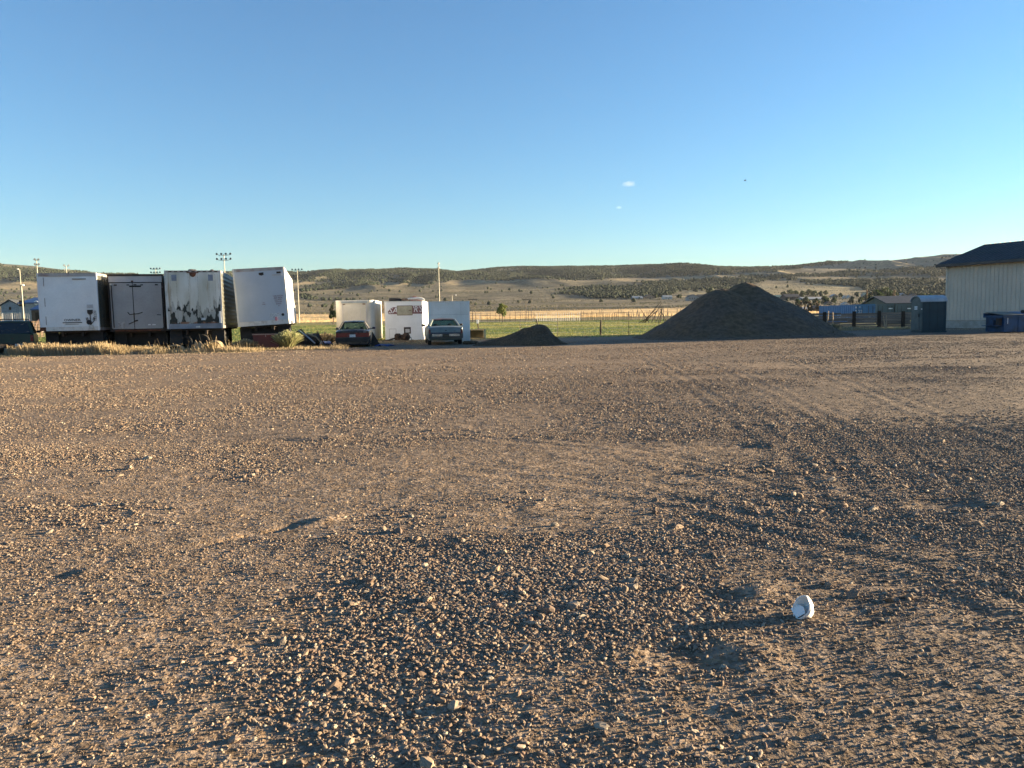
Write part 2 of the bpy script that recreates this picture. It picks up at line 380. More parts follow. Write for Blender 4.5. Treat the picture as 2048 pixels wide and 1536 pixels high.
def ground_mat(name, far):
    m = bpy.data.materials.new(name); m.use_nodes = True; nt = m.node_tree; N = nt.nodes; L = nt.links
    bs = N['Principled BSDF']; bs.inputs['Roughness'].default_value = .95; bs.inputs['Specular IOR Level'].default_value = .15
    at = N.new('ShaderNodeAttribute'); at.attribute_name = 'Tint'
    tc = N.new('ShaderNodeTexCoord')
    def noise(sc_, det=5, stretch=None):
        n = N.new('ShaderNodeTexNoise'); n.inputs['Scale'].default_value = sc_; n.inputs['Detail'].default_value = det
        if stretch:
            mp = N.new('ShaderNodeMapping'); mp.inputs['Scale'].default_value = stretch; L.new(tc.outputs['Object'], mp.inputs[0]); L.new(mp.outputs[0], n.inputs['Vector'])
        else: L.new(tc.outputs['Object'], n.inputs['Vector'])
        return n
    def rng(src, a, b, c, d):
        r = N.new('ShaderNodeMapRange'); r.inputs['From Min'].default_value = a; r.inputs['From Max'].default_value = b
        r.inputs['To Min'].default_value = c; r.inputs['To Max'].default_value = d; L.new(src, r.inputs['Value']); return r.outputs[0]
    def mul(a, b):
        k = N.new('ShaderNodeMath'); k.operation = 'MULTIPLY'; L.new(a, k.inputs[0]); L.new(b, k.inputs[1]); return k.outputs[0]
    def add(a, b, f=1.0):
        k = N.new('ShaderNodeMath'); k.operation = 'MULTIPLY_ADD'; L.new(b, k.inputs[0]); k.inputs[1].default_value = f; L.new(a, k.inputs[2]); return k.outputs[0]
    hs = N.new('ShaderNodeHueSaturation'); L.new(at.outputs['Color'], hs.inputs['Color'])
    if far:
        n = noise(.12, 8); n2 = noise(.02, 6, (1, .4, 1))
        v = mul(rng(n.outputs['Fac'], .35, .65, .6, 1.4), rng(n2.outputs['Fac'], .3, .7, .8, 1.2))
        L.new(v, hs.inputs['Value']); L.new(hs.outputs[0], bs.inputs['Base Color'])
        bp = N.new('ShaderNodeBump'); bp.inputs['Distance'].default_value = 2.0; bp.inputs['Strength'].default_value = .8
        L.new(noise(.18, 8).outputs['Fac'], bp.inputs['Height']); L.new(bp.outputs[0], bs.inputs['Normal'])
    else:
        vo = N.new('ShaderNodeTexVoronoi'); vo.inputs['Scale'].default_value = 40; L.new(tc.outputs['Object'], vo.inputs['Vector'])
        vo2 = N.new('ShaderNodeTexVoronoi'); vo2.inputs['Scale'].default_value = 13; L.new(tc.outputs['Object'], vo2.inputs['Vector'])
        sep = N.new('ShaderNodeSeparateColor'); L.new(vo.outputs['Color'], sep.inputs[0])
        sep2 = N.new('ShaderNodeSeparateColor'); L.new(vo2.outputs['Color'], sep2.inputs[0])
        v = mul(mul(rng(sep.outputs[0], 0, 1, .62, 1.38), rng(sep2.outputs[1], 0, 1, .8, 1.2)), rng(noise(5, 8).outputs['Fac'], .3, .7, .82, 1.18))
        L.new(v, hs.inputs['Value'])
        L.new(rng(sep.outputs[2], 0, 1, .8, 1.25), hs.inputs['Saturation'])
        L.new(hs.outputs[0], bs.inputs['Base Color'])
        h = rng(vo.outputs['Distance'], 0, .6, .5, 0)
        h = add(h, rng(vo2.outputs['Distance'], 0, .7, 1, 0), .35)
        h = add(h, noise(26, 10).outputs['Fac'], 2.6)
        h = add(h, noise(110, 4).outputs['Fac'], .7)
        h = add(h, noise(2.5, 4).outputs['Fac'], 3.0)
        bp = N.new('ShaderNodeBump'); bp.inputs['Distance'].default_value = .006; bp.inputs['Strength'].default_value = .9
        L.new(h, bp.inputs['Height']); L.new(bp.outputs[0], bs.inputs['Normal'])
    return m
GM = ground_mat('gravel_and_field_ground', False); HM = ground_mat('hill_ground', True)
def sheet(name, rs, cols, m, colf, hole=False):
    R, A = np.meshgrid(rs, cols, indexing='ij'); x = R * np.sin(A); y = R * np.cos(A); z = H(x, y)
    nr, nc = R.shape; idx = np.arange(nr * nc).reshape(nr, nc); nx = np.roll(idx, -1, 1)
    F = np.stack([idx[:-1], idx[1:], nx[1:], nx[:-1]], -1).reshape(-1, 4)
    V = np.stack([x, y, z], -1).reshape(-1, 3)
    cc = colf(x, y, z); col = np.concatenate([cc, np.ones(cc.shape[:-1] + (1,))], -1).reshape(-1, 4)
    if hole:
        V = np.concatenate([V, [[0, 0, V[:nc, 2].mean()]]]); col = np.concatenate([col, col[:1]])
        F = np.concatenate([F, np.stack([np.full(nc, nr * nc), idx[0], nx[0], nx[0]], -1)])
    o = npmesh(name, V, F, m, smooth=True, attrs={'Tint': col}); return tag(o, kind='structure')
fa = math.radians(39)
dcols = np.concatenate([np.linspace(-fa, fa, 760), np.linspace(fa, 2 * math.pi - fa, 112)[1:-1]])
rs1 = np.concatenate([np.linspace(.3, 2.0, 20), np.geomspace(2.0, 44, 640)[1:], np.geomspace(44, 330, 150)[1:]])
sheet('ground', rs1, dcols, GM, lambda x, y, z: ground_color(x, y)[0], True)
fcols = np.concatenate([np.linspace(-fa, fa, 900), np.linspace(fa, 2 * math.pi - fa, 130)[1:-1]])
rs2 = np.concatenate([[329.0], np.geomspace(331, 3400, 330), np.geomspace(3430, 3900, 8)])
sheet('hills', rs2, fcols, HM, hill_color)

# ------------------------------------------------------------------ scatter with geometry nodes
def scatter(name, pts, rot, scl, material, kinds, seed=0, flat=True, subdiv=2, wob=.38, nsc=1.2, kind='stuff', tint=None, elong=(1, .75, .5)):
    n = len(pts); me = bpy.data.meshes.new(name); me.vertices.add(n); me.vertices.foreach_set('co', np.asarray(pts, np.float32).ravel())
    a = me.attributes.new('rot', 'FLOAT_VECTOR', 'POINT'); a.data.foreach_set('vector', np.asarray(rot, np.float32).ravel())
    a = me.attributes.new('scl', 'FLOAT_VECTOR', 'POINT'); a.data.foreach_set('vector', np.asarray(scl, np.float32).ravel())
    rr = np.random.default_rng(seed + 5)
    a = me.attributes.new('idx', 'INT', 'POINT'); a.data.foreach_set('value', rr.integers(0, kinds, n).astype(np.int32))
    me.materials.append(material)
    o = bpy.data.objects.new(name, me); COL.objects.link(o)
    ng = bpy.data.node_groups.new(name + '_nodes', 'GeometryNodeTree')
    ng.interface.new_socket('Geometry', in_out='INPUT', socket_type='NodeSocketGeometry')
    ng.interface.new_socket('Geometry', in_out='OUTPUT', socket_type='NodeSocketGeometry')
    N = ng.nodes; L = ng.links; gi = N.new('NodeGroupInput'); go = N.new('NodeGroupOutput')
    jn = N.new('GeometryNodeJoinGeometry')
    for k in range(kinds):
        ic = N.new('GeometryNodeMeshIcoSphere'); ic.inputs['Radius'].default_value = 1; ic.inputs['Subdivisions'].default_value = subdiv
        pos = N.new('GeometryNodeInputPosition'); add = N.new('ShaderNodeVectorMath'); add.operation = 'ADD'; add.inputs[1].default_value = (k * 7.3 + seed, k * 3.1, k * 1.7)
        L.new(pos.outputs[0], add.inputs[0])
        nz = N.new('ShaderNodeTexNoise'); nz.inputs['Scale'].default_value = nsc; nz.inputs['Detail'].default_value = 2; L.new(add.outputs[0], nz.inputs['Vector'])
        sub = N.new('ShaderNodeVectorMath'); sub.operation = 'SUBTRACT'; sub.inputs[1].default_value = (.5, .5, .5); L.new(nz.outputs['Color'], sub.inputs[0])
        sc1 = N.new('ShaderNodeVectorMath'); sc1.operation = 'SCALE'; sc1.inputs['Scale'].default_value = wob * 3; L.new(sub.outputs[0], sc1.inputs[0])
        sp = N.new('GeometryNodeSetPosition'); L.new(ic.outputs['Mesh'], sp.inputs['Geometry']); L.new(sc1.outputs[0], sp.inputs['Offset'])
        ss = N.new('GeometryNodeSetShadeSmooth'); ss.inputs['Shade Smooth'].default_value = not flat; L.new(sp.outputs[0], ss.inputs[0])
        sm = N.new('GeometryNodeSetMaterial'); sm.inputs['Material'].default_value = material; L.new(ss.outputs[0], sm.inputs[0])
        gti = N.new('GeometryNodeGeometryToInstance'); L.new(sm.outputs[0], gti.inputs[0]); L.new(gti.outputs[0], jn.inputs[0])
    iop = N.new('GeometryNodeInstanceOnPoints'); L.new(gi.outputs[0], iop.inputs['Points']); L.new(jn.outputs[0], iop.inputs['Instance'])
    iop.inputs['Pick Instance'].default_value = True
    def na(nm, ty):
        q = N.new('GeometryNodeInputNamedAttribute'); q.data_type = ty; q.inputs[0].default_value = nm; return q.outputs['Attribute']
    L.new(na('idx', 'INT'), iop.inputs['Instance Index']); L.new(na('rot', 'FLOAT_VECTOR'), iop.inputs['Rotation']); L.new(na('scl', 'FLOAT_VECTOR'), iop.inputs['Scale'])
    L.new(iop.outputs[0], go.inputs[0])
    md = o.modifiers.new('scatter', 'NODES'); md.node_group = ng
    return tag(o, kind=kind)
def inst_mat(name, cols, rough=.9, var=.25, scale=6):
    m = bpy.data.materials.new(name); m.use_nodes = True; N = m.node_tree.nodes; L = m.node_tree.links; bs = N['Principled BSDF']
    bs.inputs['Roughness'].default_value = rough; bs.inputs['Specular IOR Level'].default_value = .2
    oi = N.new('ShaderNodeObjectInfo'); cr = N.new('ShaderNodeValToRGB'); cr.color_ramp.interpolation = 'LINEAR'
    while len(cr.color_ramp.elements) < len(cols): cr.color_ramp.elements.new(.5)
    for i, c in enumerate(cols): cr.color_ramp.elements[i].position = i / (len(cols) - 1); cr.color_ramp.elements[i].color = (*c, 1)
    L.new(oi.outputs['Random'], cr.inputs[0])
    tc = N.new('ShaderNodeTexCoord'); n = N.new('ShaderNodeTexNoise'); n.inputs['Scale'].default_value = scale; n.inputs['Detail'].default_value = 4; L.new(tc.outputs['Object'], n.inputs['Vector'])
    mr = N.new('ShaderNodeMapRange'); mr.inputs['From Min'].default_value = .3; mr.inputs['From Max'].default_value = .7; mr.inputs['To Min'].default_value = 1 - var; mr.inputs['To Max'].default_value = 1 + var
    L.new(n.outputs['Fac'], mr.inputs['Value']); hs = N.new('ShaderNodeHueSaturation'); L.new(cr.outputs[0], hs.inputs['Color']); L.new(mr.outputs[0], hs.inputs['Value']); L.new(hs.outputs[0], bs.inputs['Base Color'])
    return m
rg = np.random.default_rng(11)
STONE = inst_mat('gravel_stone', [(0.104, 0.072, 0.054), (0.226, 0.168, 0.116), (0.139, 0.099, 0.073), (0.27, 0.204, 0.144), (0.156, 0.122, 0.096), (0.19, 0.128, 0.094), (0.33, 0.276, 0.21), (0.112, 0.093, 0.078)])
# big pile and small mound height functions
PILE = (gx(1478, 46.5), 46.5); MND = (gx(1075, 39.2), 39.2)
def pile_h(x, y):
    u = x - PILE[0]; v = y - PILE[1]
    n = .22 * fbm(x / 1.9, y / 1.9, 201, 4)
    d1 = np.hypot(u - .45, v - .3); d2 = np.hypot(u + 1.2, v + .7)
    d3 = np.hypot(np.minimum(np.maximum(u + 4.6, 0), 3.0) * 0 + np.where(u < -4.4, u + 4.4, np.where(u > -1.2, u + 1.2, 0)), v + .7)
    def cone(d, h, s): return h - s * np.sqrt(d * d + .25)
    a = cone(d1 + n * .8, 3.66, .63); b = cone(d2 + n * .8, 3.34, .66)
    ridge = np.clip((u + 4.4) / 3.2, 0, 1) * 1.5 + .9 - .60 * np.sqrt(d3 * d3 + .2)
    c = cone(np.hypot(u - 2.2, v + .6) + n, 2.0, .60)
    h = np.maximum(np.maximum(a, b), np.maximum(ridge + n * .4, c))
    h = np.where(h < .35, .35 * np.exp((h - .35) / .35), h) - .05
    h = h + (.12 * vn(x / 1.3 + .4 * y, y / 3.5, 211) + .025 * vn(x / .5, y / 1.6, 213)) * sst(.3, 1.2, h)
    h = h + .025 * fbm(x / .35, y / .35, 207, 3) * sst(0, .4, h)
    return h
def mnd_h(x, y):
    u = x - MND[0]; v = y - MND[1]
    n = .10 * fbm(x / .7, y / .7, 231, 3)
    prof = np.interp(u, [-3.4, -2.4, -1.4, -.7, -.2, .25, .5, .85, 1.2, 1.6], [0, .22, .56, .80, .92, .95, .86, .42, .12, 0])
    h = prof - .62 * np.maximum(0, np.abs(v + .1) - .35) + n * (prof > .05)
    h = h + .09 * fbm(x / .28, y / .28, 237, 2) * sst(.4, .8, h)
    return h
PILEM = mat('pile_gravel', (.118, .082, .050), .95, var=.3, scale=.45, col2=(.092, .074, .060), bump=.03, bscale=9, spec=.15)
MNDM = mat('mound_soil', (.105, .072, .044), .95, var=.4, scale=1.6, col2=(.07, .05, .034), bump=.05, bscale=8, spec=.15)
def heap(name, hf, c, rx, ry, n, m, label, cat):
    X, Y = np.meshgrid(np.linspace(-rx, rx, n), np.linspace(-ry, ry, n), indexing='ij'); x = X + c[0]; y = Y + c[1]
    z = H(x, y) + np.where(hf(x, y) > .02, hf(x, y), -.12 + 0 * x) 
    z = np.where(hf(x, y) > .02, z, H(x, y) - .12)
    V = np.stack([X, Y, z], -1).reshape(-1, 3); idx = np.arange(n * n).reshape(n, n)
    F = np.stack([idx[:-1, :-1], idx[1:, :-1], idx[1:, 1:], idx[:-1, 1:]], -1).reshape(-1, 4)
    o = npmesh(name, V, F, m, smooth=True); o.location = (c[0], c[1], 0)
    return tag(o, label, cat)
heap('gravel_pile', pile_h, PILE, 8.5, 6.5, 330, PILEM, 'large dark heap of gravel with two blunt peaks at the far edge of the lot', 'gravel pile')
heap('dirt_mound', mnd_h, MND, 3.8, 2.4, 200, MNDM, 'small dark dirt mound, lumpy on top with a steep right side, beside the parked cars', 'dirt mound')

def gpts(n, px0, px1, d0, d1, p=2.0):
    px = rg.uniform(px0, px1, n); t = rg.uniform(0, 1, n); d = (d0 ** p + t * (d1 ** p - d0 ** p)) ** (1 / p)
    return (px - 1024) / 1536 * d, d
GP, GR, GS = [], [], []
def addst(x, y, r, sink=.25):
    n = len(x); z = H(x, y) + r * (.5 - sink * 1.2)
    GP.append(np.stack([x, y, z], 1)); GR.append(np.stack([rg.normal(0, .35, n), rg.normal(0, .35, n), rg.uniform(0, 6.28, n)], 1))
    GS.append(np.stack([r * rg.uniform(.9, 1.8, n), r * rg.uniform(.6, 1.05, n), r * rg.uniform(.35, .85, n)], 1))
for (n, d0, d1, r0, rs_, thr) in [(250000, 2.0, 4.8, .0017, .0022, 0), (340000, 4.0, 9.0, .0020, .0021, 0), (360000, 8.0, 19.0, .0034, .0027, 0), (270000, 17, 43, .0072, .0040, 0),
                                  (3200, 2.0, 7.0, .007, .005, 0), (1500, 6, 20, .011, .005, 0), (500, 15, 40, .018, .007, 0), (60, 2.4, 8, .013, .006, 0)]:
    a0 = .835 * (d1 ** 2 - d0 ** 2); n = int(n * (a0 + 5.2 * (d1 - d0)) / a0); ww = .835 * d1 + 2.6
    y = rg.uniform(d0, d1, int(n * 2 * ww * (d1 - d0) / (a0 + 5.2 * (d1 - d0)))); x = rg.uniform(-ww, ww, len(y)); q = np.abs(x) < .835 * y + 2.6; x, y = x[q], y[q]; n = len(x)
    px = 1024 + 1536 * x / y
    cl = fbm(x / 1.7 + 3, y / 1.3, 301, 3) + .6 * fbm(x / 6, y / 4, 305, 2) - .10 * sst(1150, 1900, px) * (1 - sst(3.2, 4.5, y)) 
    keep = rg.uniform(0, 1, n) < np.clip(.50 + (1.1 - .55 * sst(5, 9, y)) * cl - .22 * sst(1150, 1500, px) * (1 - sst(9, 14, y)), .07 if r0 > .004 else .24, 1)
    keep &= y < lot_edge(px) + .3
    for (cx, cy, sx, sy, dp) in PITS_W: keep &= ~((np.abs(x - cx) < sx * .8) & (np.abs(y - cy) < sy * .8) & (rg.uniform(0, 1, n) < .7))
    x, y = x[keep], y[keep]
    r = r0 + rg.exponential(rs_, len(x)) * (.55 + .9 * np.clip(cl[keep] + .5, 0, 1.3)); r = np.minimum(r, r0 + rs_ * 4)
    addst(x, y, r)
SCAT = (np.concatenate(GP), np.concatenate(GR), np.concatenate(GS)); GP, GR, GS = [], [], []
for hf, c, rx, ry, n in ((pile_h, PILE, 7.5, 5.5, 12000), (mnd_h, MND, 3.4, 1.4, 700)):
    x = rg.uniform(c[0] - rx, c[0] + rx, n); y = rg.uniform(c[1] - ry, c[1] + ry, n); h = hf(x, y); k = h > .03; x, y, h = x[k], y[k], h[k]
    r = .006 + rg.exponential(.006, len(x)); r = np.minimum(r, .07)
    GP.append(np.stack([x, y, H(x, y) + h], 1)); GR.append(rg.normal(0, 1, (len(x), 3))); GS.append(np.stack([r * 1.2, r, r * .8], 1))
scatter('gravel', *SCAT, STONE, 9, 3, wob=.46, nsc=1.5)
PSTONE = inst_mat('heap_stone', [(.08, .055, .034), (.12, .085, .055), (.10, .07, .045), (.18, .135, .09)])
scatter('heap_stones', np.concatenate(GP), np.concatenate(GR), np.concatenate(GS), PSTONE, 5, 3)

# junipers on the hills as one far-off wood, plus sagebrush
JUN = inst_mat('juniper_green', [(0.016, 0.0256, 0.0152), (0.0272, 0.0368, 0.02), (0.0216, 0.0304, 0.0176), (0.036, 0.0416, 0.024)], var=.4, scale=2)
n = 330000
th = rg.uniform(-.80, .80, n); d = np.sqrt(rg.uniform(1000 ** 2, 3150 ** 2, n)); x = d * np.sin(th) / np.cos(th) * np.cos(th); y = d * np.cos(th); z = H(x, y)
Y, dep, px = yimg(x, y, z)
cl = fbm(x / 90, y / 60, 401, 3)
pk = np.maximum(forest_mask(px, Y + 0 * px) * np.clip(.75 + 1.5 * cl, .12, 1.3), .016 * (cl > .15) + .002) * .42
k = rg.uniform(0, 1, n) < pk; x, y, z = x[k], y[k], z[k]; m_ = len(x)
r = rg.uniform(1.5, 3.1, m_)
scatter('hillside_juniper_wood', np.stack([x, y, z + r * .75], 1), np.stack([0 * x, 0 * x, rg.uniform(0, 6.28, m_)], 1), np.stack([r, r, r * rg.uniform(.9, 1.35, m_)], 1), JUN, 6, 40, flat=True, wob=.42, nsc=1.7)
print('junipers', m_)
SAGE = inst_mat('sagebrush_grey_green', [(.075, .078, .046), (.10, .095, .056), (.13, .11, .062)], var=.3, scale=2)
n = 30000
th = rg.uniform(-.72, .72, n); d = (rg.uniform(0, 1, n) ** .8) * 1300 + 640; x = d * np.sin(th); y = d * np.cos(th)
k = (fbm(x / 120, y / 50, 411, 3) > -.05); x, y = x[k], y[k]; z = H(x, y); m_ = len(x); r = rg.uniform(.4, 1.0, m_)
scatter('sagebrush', np.stack([x, y, z + r * .3], 1), np.stack([0 * x, 0 * x, rg.uniform(0, 6.28, m_)], 1), np.stack([r, r, r * .7], 1), SAGE, 4, 60, subdiv=1, wob=.4)

# ------------------------------------------------------------------ grasses (blades)
def blades(name, x, y, h, w, lean, m, seed=1, zadd=0.0, dirb=None):
    r = np.random.default_rng(seed); n = len(x); z = H(x, y) - .02 + zadd
    a = r.uniform(0, 6.28, n); la = a if dirb is None else r.normal(dirb, .9, n)
    lx, ly = np.cos(la) * lean * h, np.sin(la) * lean * h
    wx, wy = np.cos(a) * w, np.sin(a) * w
    p0 = np.stack([x - wx, y - wy, z], 1); p1 = np.stack([x + wx, y + wy, z], 1)
    q0 = np.stack([x - wx * .8 + lx * .35, y - wy * .8 + ly * .35, z + h * .6], 1); q1 = np.stack([x + wx * .8 + lx * .35, y + wy * .8 + ly * .35, z + h * .6], 1)
    t = np.stack([x + lx, y + ly, z + h * np.sqrt(np.clip(1 - lean ** 2 * .4, .3, 1))], 1)
    V = np.stack([p0, p1, q1, q0, t], 1).reshape(-1, 3); b = np.arange(n)[:, None] * 5
    F = np.concatenate([b + np.array([[0, 1, 2, 3]]), b + np.array([[3, 2, 4, 4]])]); 
    c = np.repeat(r.uniform(0, 1, n), 5)
    o = npmesh(name, V, F, m, attrs={'rnd': c}); return tag(o, kind='stuff')
def blade_mat(name, cols):
    m = bpy.data.materials.new(name); m.use_nodes = True; N = m.node_tree.nodes; L = m.node_tree.links; bs = N['Principled BSDF']; bs.inputs['Roughness'].default_value = .8
    at = N.new('ShaderNodeAttribute'); at.attribute_name = 'rnd'; cr = N.new('ShaderNodeValToRGB')
    while len(cr.color_ramp.elements) < len(cols): cr.color_ramp.elements.new(.5)
    for i, c in enumerate(cols): cr.color_ramp.elements[i].position = i / (len(cols) - 1); cr.color_ramp.elements[i].color = (*c, 1)
    L.new(at.outputs['Fac'], cr.inputs[0]); L.new(cr.outputs[0], bs.inputs['Base Color'])
    tl = N.new('ShaderNodeBsdfTranslucent'); ms = N.new('ShaderNodeMixShader'); ms.inputs[0].default_value = .3
    L.new(cr.outputs[0], tl.inputs[0]); L.new(bs.outputs[0], ms.inputs[1]); L.new(tl.outputs[0], ms.inputs[2]); L.new(ms.outputs[0], N['Material Output'].inputs['Surface'])
    return m
DRYM = blade_mat('dry_grass_straw', [(.30, .215, .12), (.43, .325, .19), (.24, .18, .10), (.50, .40, .25), (.20, .17, .09)])
FLDM = blade_mat('field_grass', [(.07, .115, .022), (.13, .165, .035), (.24, .22, .07), (.09, .13, .03), (.30, .26, .10)])
bx, by, bh = [], [], []
def tufts(n, px0, px1, d0, d1, h0, h1, per=16, rad=.16, thr=-.1):
    px = rg.uniform(px0, px1, n); d = rg.uniform(d0, d1, n); x = (px - 1024) / 1536 * d
    k = fbm(x / 1.1, d / .8, 501, 2) > thr; x, d = x[k], d[k]
    hh = rg.uniform(h0, h1, len(x)) * (1 + .5 * fbm(x / 2, d / 2, 505, 2))
    for i in range(len(x)):
        bx.append(x[i] + rg.normal(0, rad, per)); by.append(d[i] + rg.normal(0, rad, per)); bh.append(hh[i] * rg.uniform(.35, 1.1, per))
tufts(1300, 30, 230, 35.9, 38.4, .42, .95, per=22); tufts(600, 220, 330, 35.9, 38.4, .3, .7, per=22)
tufts(120, 30, 520, 36.0, 38.6, .8, 1.25, per=5); tufts(200, -120, 60, 35.0, 36.2, .10, .25, thr=-.3)
tufts(900, 300, 520, 36.2, 38.8, .2, .5)
tufts(600, 480, 690, 37.2, 41.5, .14, .40, thr=-.3)
tufts(700, 40, 520, 35.6, 37.0, .05, .13, thr=-.4)
tufts(300, 560, 780, 38.6, 42.0, .06, .16, thr=-.3)
tufts(160, 590, 690, 44, 52, .2, .45)
tufts(220, 750, 960, 42, 52, .06, .2, thr=-.2)
tufts(800, 1640, 1830, 57.6, 61.6, .16, .40, thr=-.5)
tufts(160, 930, 1280, 52, 57, .06, .15, thr=0)
tufts(60, 1100, 1350, 140, 155, .4, .9, rad=.5)
tufts(80, 1880, 1990, 52, 58, .05, .12)
x, y, h = map(np.concatenate, (bx, by, bh))
blades('dry_grass', x, y, h, .0075, .55, DRYM, 2, dirb=2.6)
n = 70000; px = rg.uniform(-150, 2100, n); d = 232 * (640 / 232) ** rg.uniform(0, 1, n); x = (px - 1024) / 1536 * d
STRM = blade_mat('straw_stubble', [(.55, .38, .18), (.66, .48, .26), (.48, .33, .15)])
blades('straw_stubble', x, d, rg.uniform(.25, .55, n), .035 * (d / 230), .35, STRM, 4)
n = 34000; px = rg.uniform(-100, 1420, n); d = 50 * (140 / 50) ** rg.uniform(0, 1, n); x = (px - 1024) / 1536 * d
blades('field_grass', x, d, rg.uniform(.06, .16, n) * (d / 60) ** .3, .02 * (d / 60), .5, FLDM, 3)
# ------------------------------------------------------------------ wheels and trailers
def wheel_into(parent, x, y, r, w, name='wheel', rimm=None):
    mb = MB(); n = 20
    prof = [(-w / 2, r * .62), (-w / 2, r * .9), (-w * .38, r), (w * .38, r), (w / 2, r * .9), (w / 2, r * .62)]
    mb.loft([[(px_, pr * math.cos(2 * math.pi * k / n), pr * math.sin(2 * math.pi * k / n)) for px_, pr in prof] for k in range(n)] + [[(px_, pr, 0) for px_, pr in prof]], cap=False)
    o = mb.build(name, BLACK, parent, True, (x, y, r))
    mb = MB(); s = 1 if x > 0 else -1
    for (a, b) in ((w * .35, r * .6), (w * .2, r * .35), (w * .42, r * .16)):
        mb.tube([(s * (a - .03), 0, 0), (s * a, 0, 0)], [b, b * .95], 14)
    mb.build('rim', rimm or RIM, o, False)
    return o
def trailer(label, px_l, d, w, zb, hh, L, rz, sidem, doorm, lean=0, gname='box trailers parked in a row'):
    a = math.radians(rz); xl = P(px_l, hyz(px_l) + 5, d).x
    cx, cy = xl + math.cos(a) * w / 2, d + math.sin(a) * w / 2
    g = hz(cx, cy)
    t = thing('box_trailer', label, 'trailer', (cx, cy, g), rz, gname, ry=lean)
    h0, h1 = zb - g, zb + hh - g; W = w / 2
    mb = MB(); n = 60                                   # box: ribbed side walls as folded sheets
    def wall(sx):
        ring = []
        steps = int(L / .10)
        for i in range(steps + 1):
            y = .10 + (L - .1) * i / steps; off = .010 if i % 4 in (1, 2) else 0
            ring.append((y, off))
        zs = [h0 + .12, h1 - .10]
        rows = [[(sx * (W - .02 + off), y, z) for (y, off) in ring] for z in zs]
        mb.loft(rows, cap=False, closed=False)
    def wall_h(sx):                                     # horizontal corrugation
        zs = np.linspace(h0 + .12, h1 - .10, 49)
        rows = [[(sx * (W - .02 + (.018 if (i // 2) % 2 else 0)), y, z) for y in (.1, L)] for i, z in enumerate(zs)]
        mb.loft(rows, cap=False, closed=False)
    for sx in (-1, 1): (wall_h if sidem is ALUW else wall)(sx)
    mb.face([(-W + .02, L, h0), (W - .02, L, h0), (W - .02, L, h1), (-W + .02, L, h1)])
    mb.face([(-W + .02, .06, h1 - .01), (W - .02, .06, h1 - .01), (W - .02, L, h1 - .01), (-W + .02, L, h1 - .01)])
    mb.face([(-W + .02, .06, h0 + .02), (W - .02, .06, h0 + .02), (W - .02, L, h0 + .02), (-W + .02, L, h0 + .02)])
    mb.build('box_body', sidem, t)
    mb = MB()
    for sx in (-1, 1):
        mb.box(sx * W - (.05 if sx > 0 else 0), sx * W + (0 if sx > 0 else .05), .1, L, h1 - .12, h1, 0)
        mb.box(sx * W - (.04 if sx > 0 else -.004), sx * W + (.012 if sx > 0 else -.0), .1, L, h0, h0 + .14, 0)
    split_build(mb, 'side_rail', RAIL if sidem is not WHITE else OFFW, t)
    # chassis
    mb = MB()
    for sx in (-.45, .45): mb.box(sx - .05, sx + .05, .3, L - .3, h0 - .28, h0 + .01)
    for y in np.arange(.35, L - .3, .6): mb.box(-W + .1, W - .1, y, y + .06, h0 - .10, h0 - .002)
    mb.box(-.55, .55, .9, 3.2, h0 - .45, h0 - .29)
    mb.build('chassis_frame', DARK, t)
    mb = MB()  # black boxes added below the deck to darken the gap there
    for k in range(7): yy = .7 + k * .8; mb.box(-W + .12 + .1 * (k % 2), W - .15, yy, yy + .3, .30 + .12 * (k % 3), h0 - .12)
    mb.build('shade_filler', BLK2, t)
    r = .50
    for y in (1.2, 2.45):
        ax = MB(); ax.tube([(-W + .2, 0, 0), (W - .2, 0, 0)], .07, 8); ao = ax.build('axle', DARK, t, loc=(0, y, r))
        for sx in (-1, 1):
            for q in (.16, .47): wheel_into(t, sx * (W - q), y, r, .27)
    for sx in (-1, 1):
        mb = MB(); mb.box(sx * (W - .35) - .06, sx * (W - .35) + .06, L - 2.6, L - 2.48, .08, h0 - .02); mb.box(sx * (W - .35) - .15, sx * (W - .35) + .15, L - 2.7, L - 2.4, .0, .08)
        split_build(mb, 'landing_leg', DARK, t)
        mb = MB(); mb.box(sx * (W - .32) - .3, sx * (W - .32) + .3, .55, .57, .28, h0 - .05); mb.build('mud_flap', BLACK, t)
    return t, W, h0, h1
def rear_frame(t, W, h0, h1, postm, headm, sillm, head=.2, sill=.2, post=.07):
    mb = MB()
    for sx in (-1, 1): mb.box(min(sx * W, sx * (W - post)), max(sx * W, sx * (W - post)), 0, .1, h0, h1)
    split_build(mb, 'corner_post', postm, t)
    mb = MB(); mb.box(-W + post, W - post, 0, .1, h1 - head, h1); mb.box(-W + post, W - post, -.012, -.001, h1 - .035, h1 - .003); mb.build('header', headm, t)
    mb = MB(); mb.box(-W + post, W - post, .002, .1, h0, h0 + sill)
    for i in range(9): mb.box(-W + .2 + i * .28, -W + .23 + i * .28, -.006, .001, h0 + .05, h0 + .08)
    mb.build('bumper_sill', sillm, t)
def lamp(t, x, z, w=.14, h=.06, m=None, name='marker_lamp'):
    mb = MB(); mb.box(x - w / 2, x + w / 2, -.03, .012, z - h / 2, z + h / 2); return mb.build(name, m or BLACK, t)

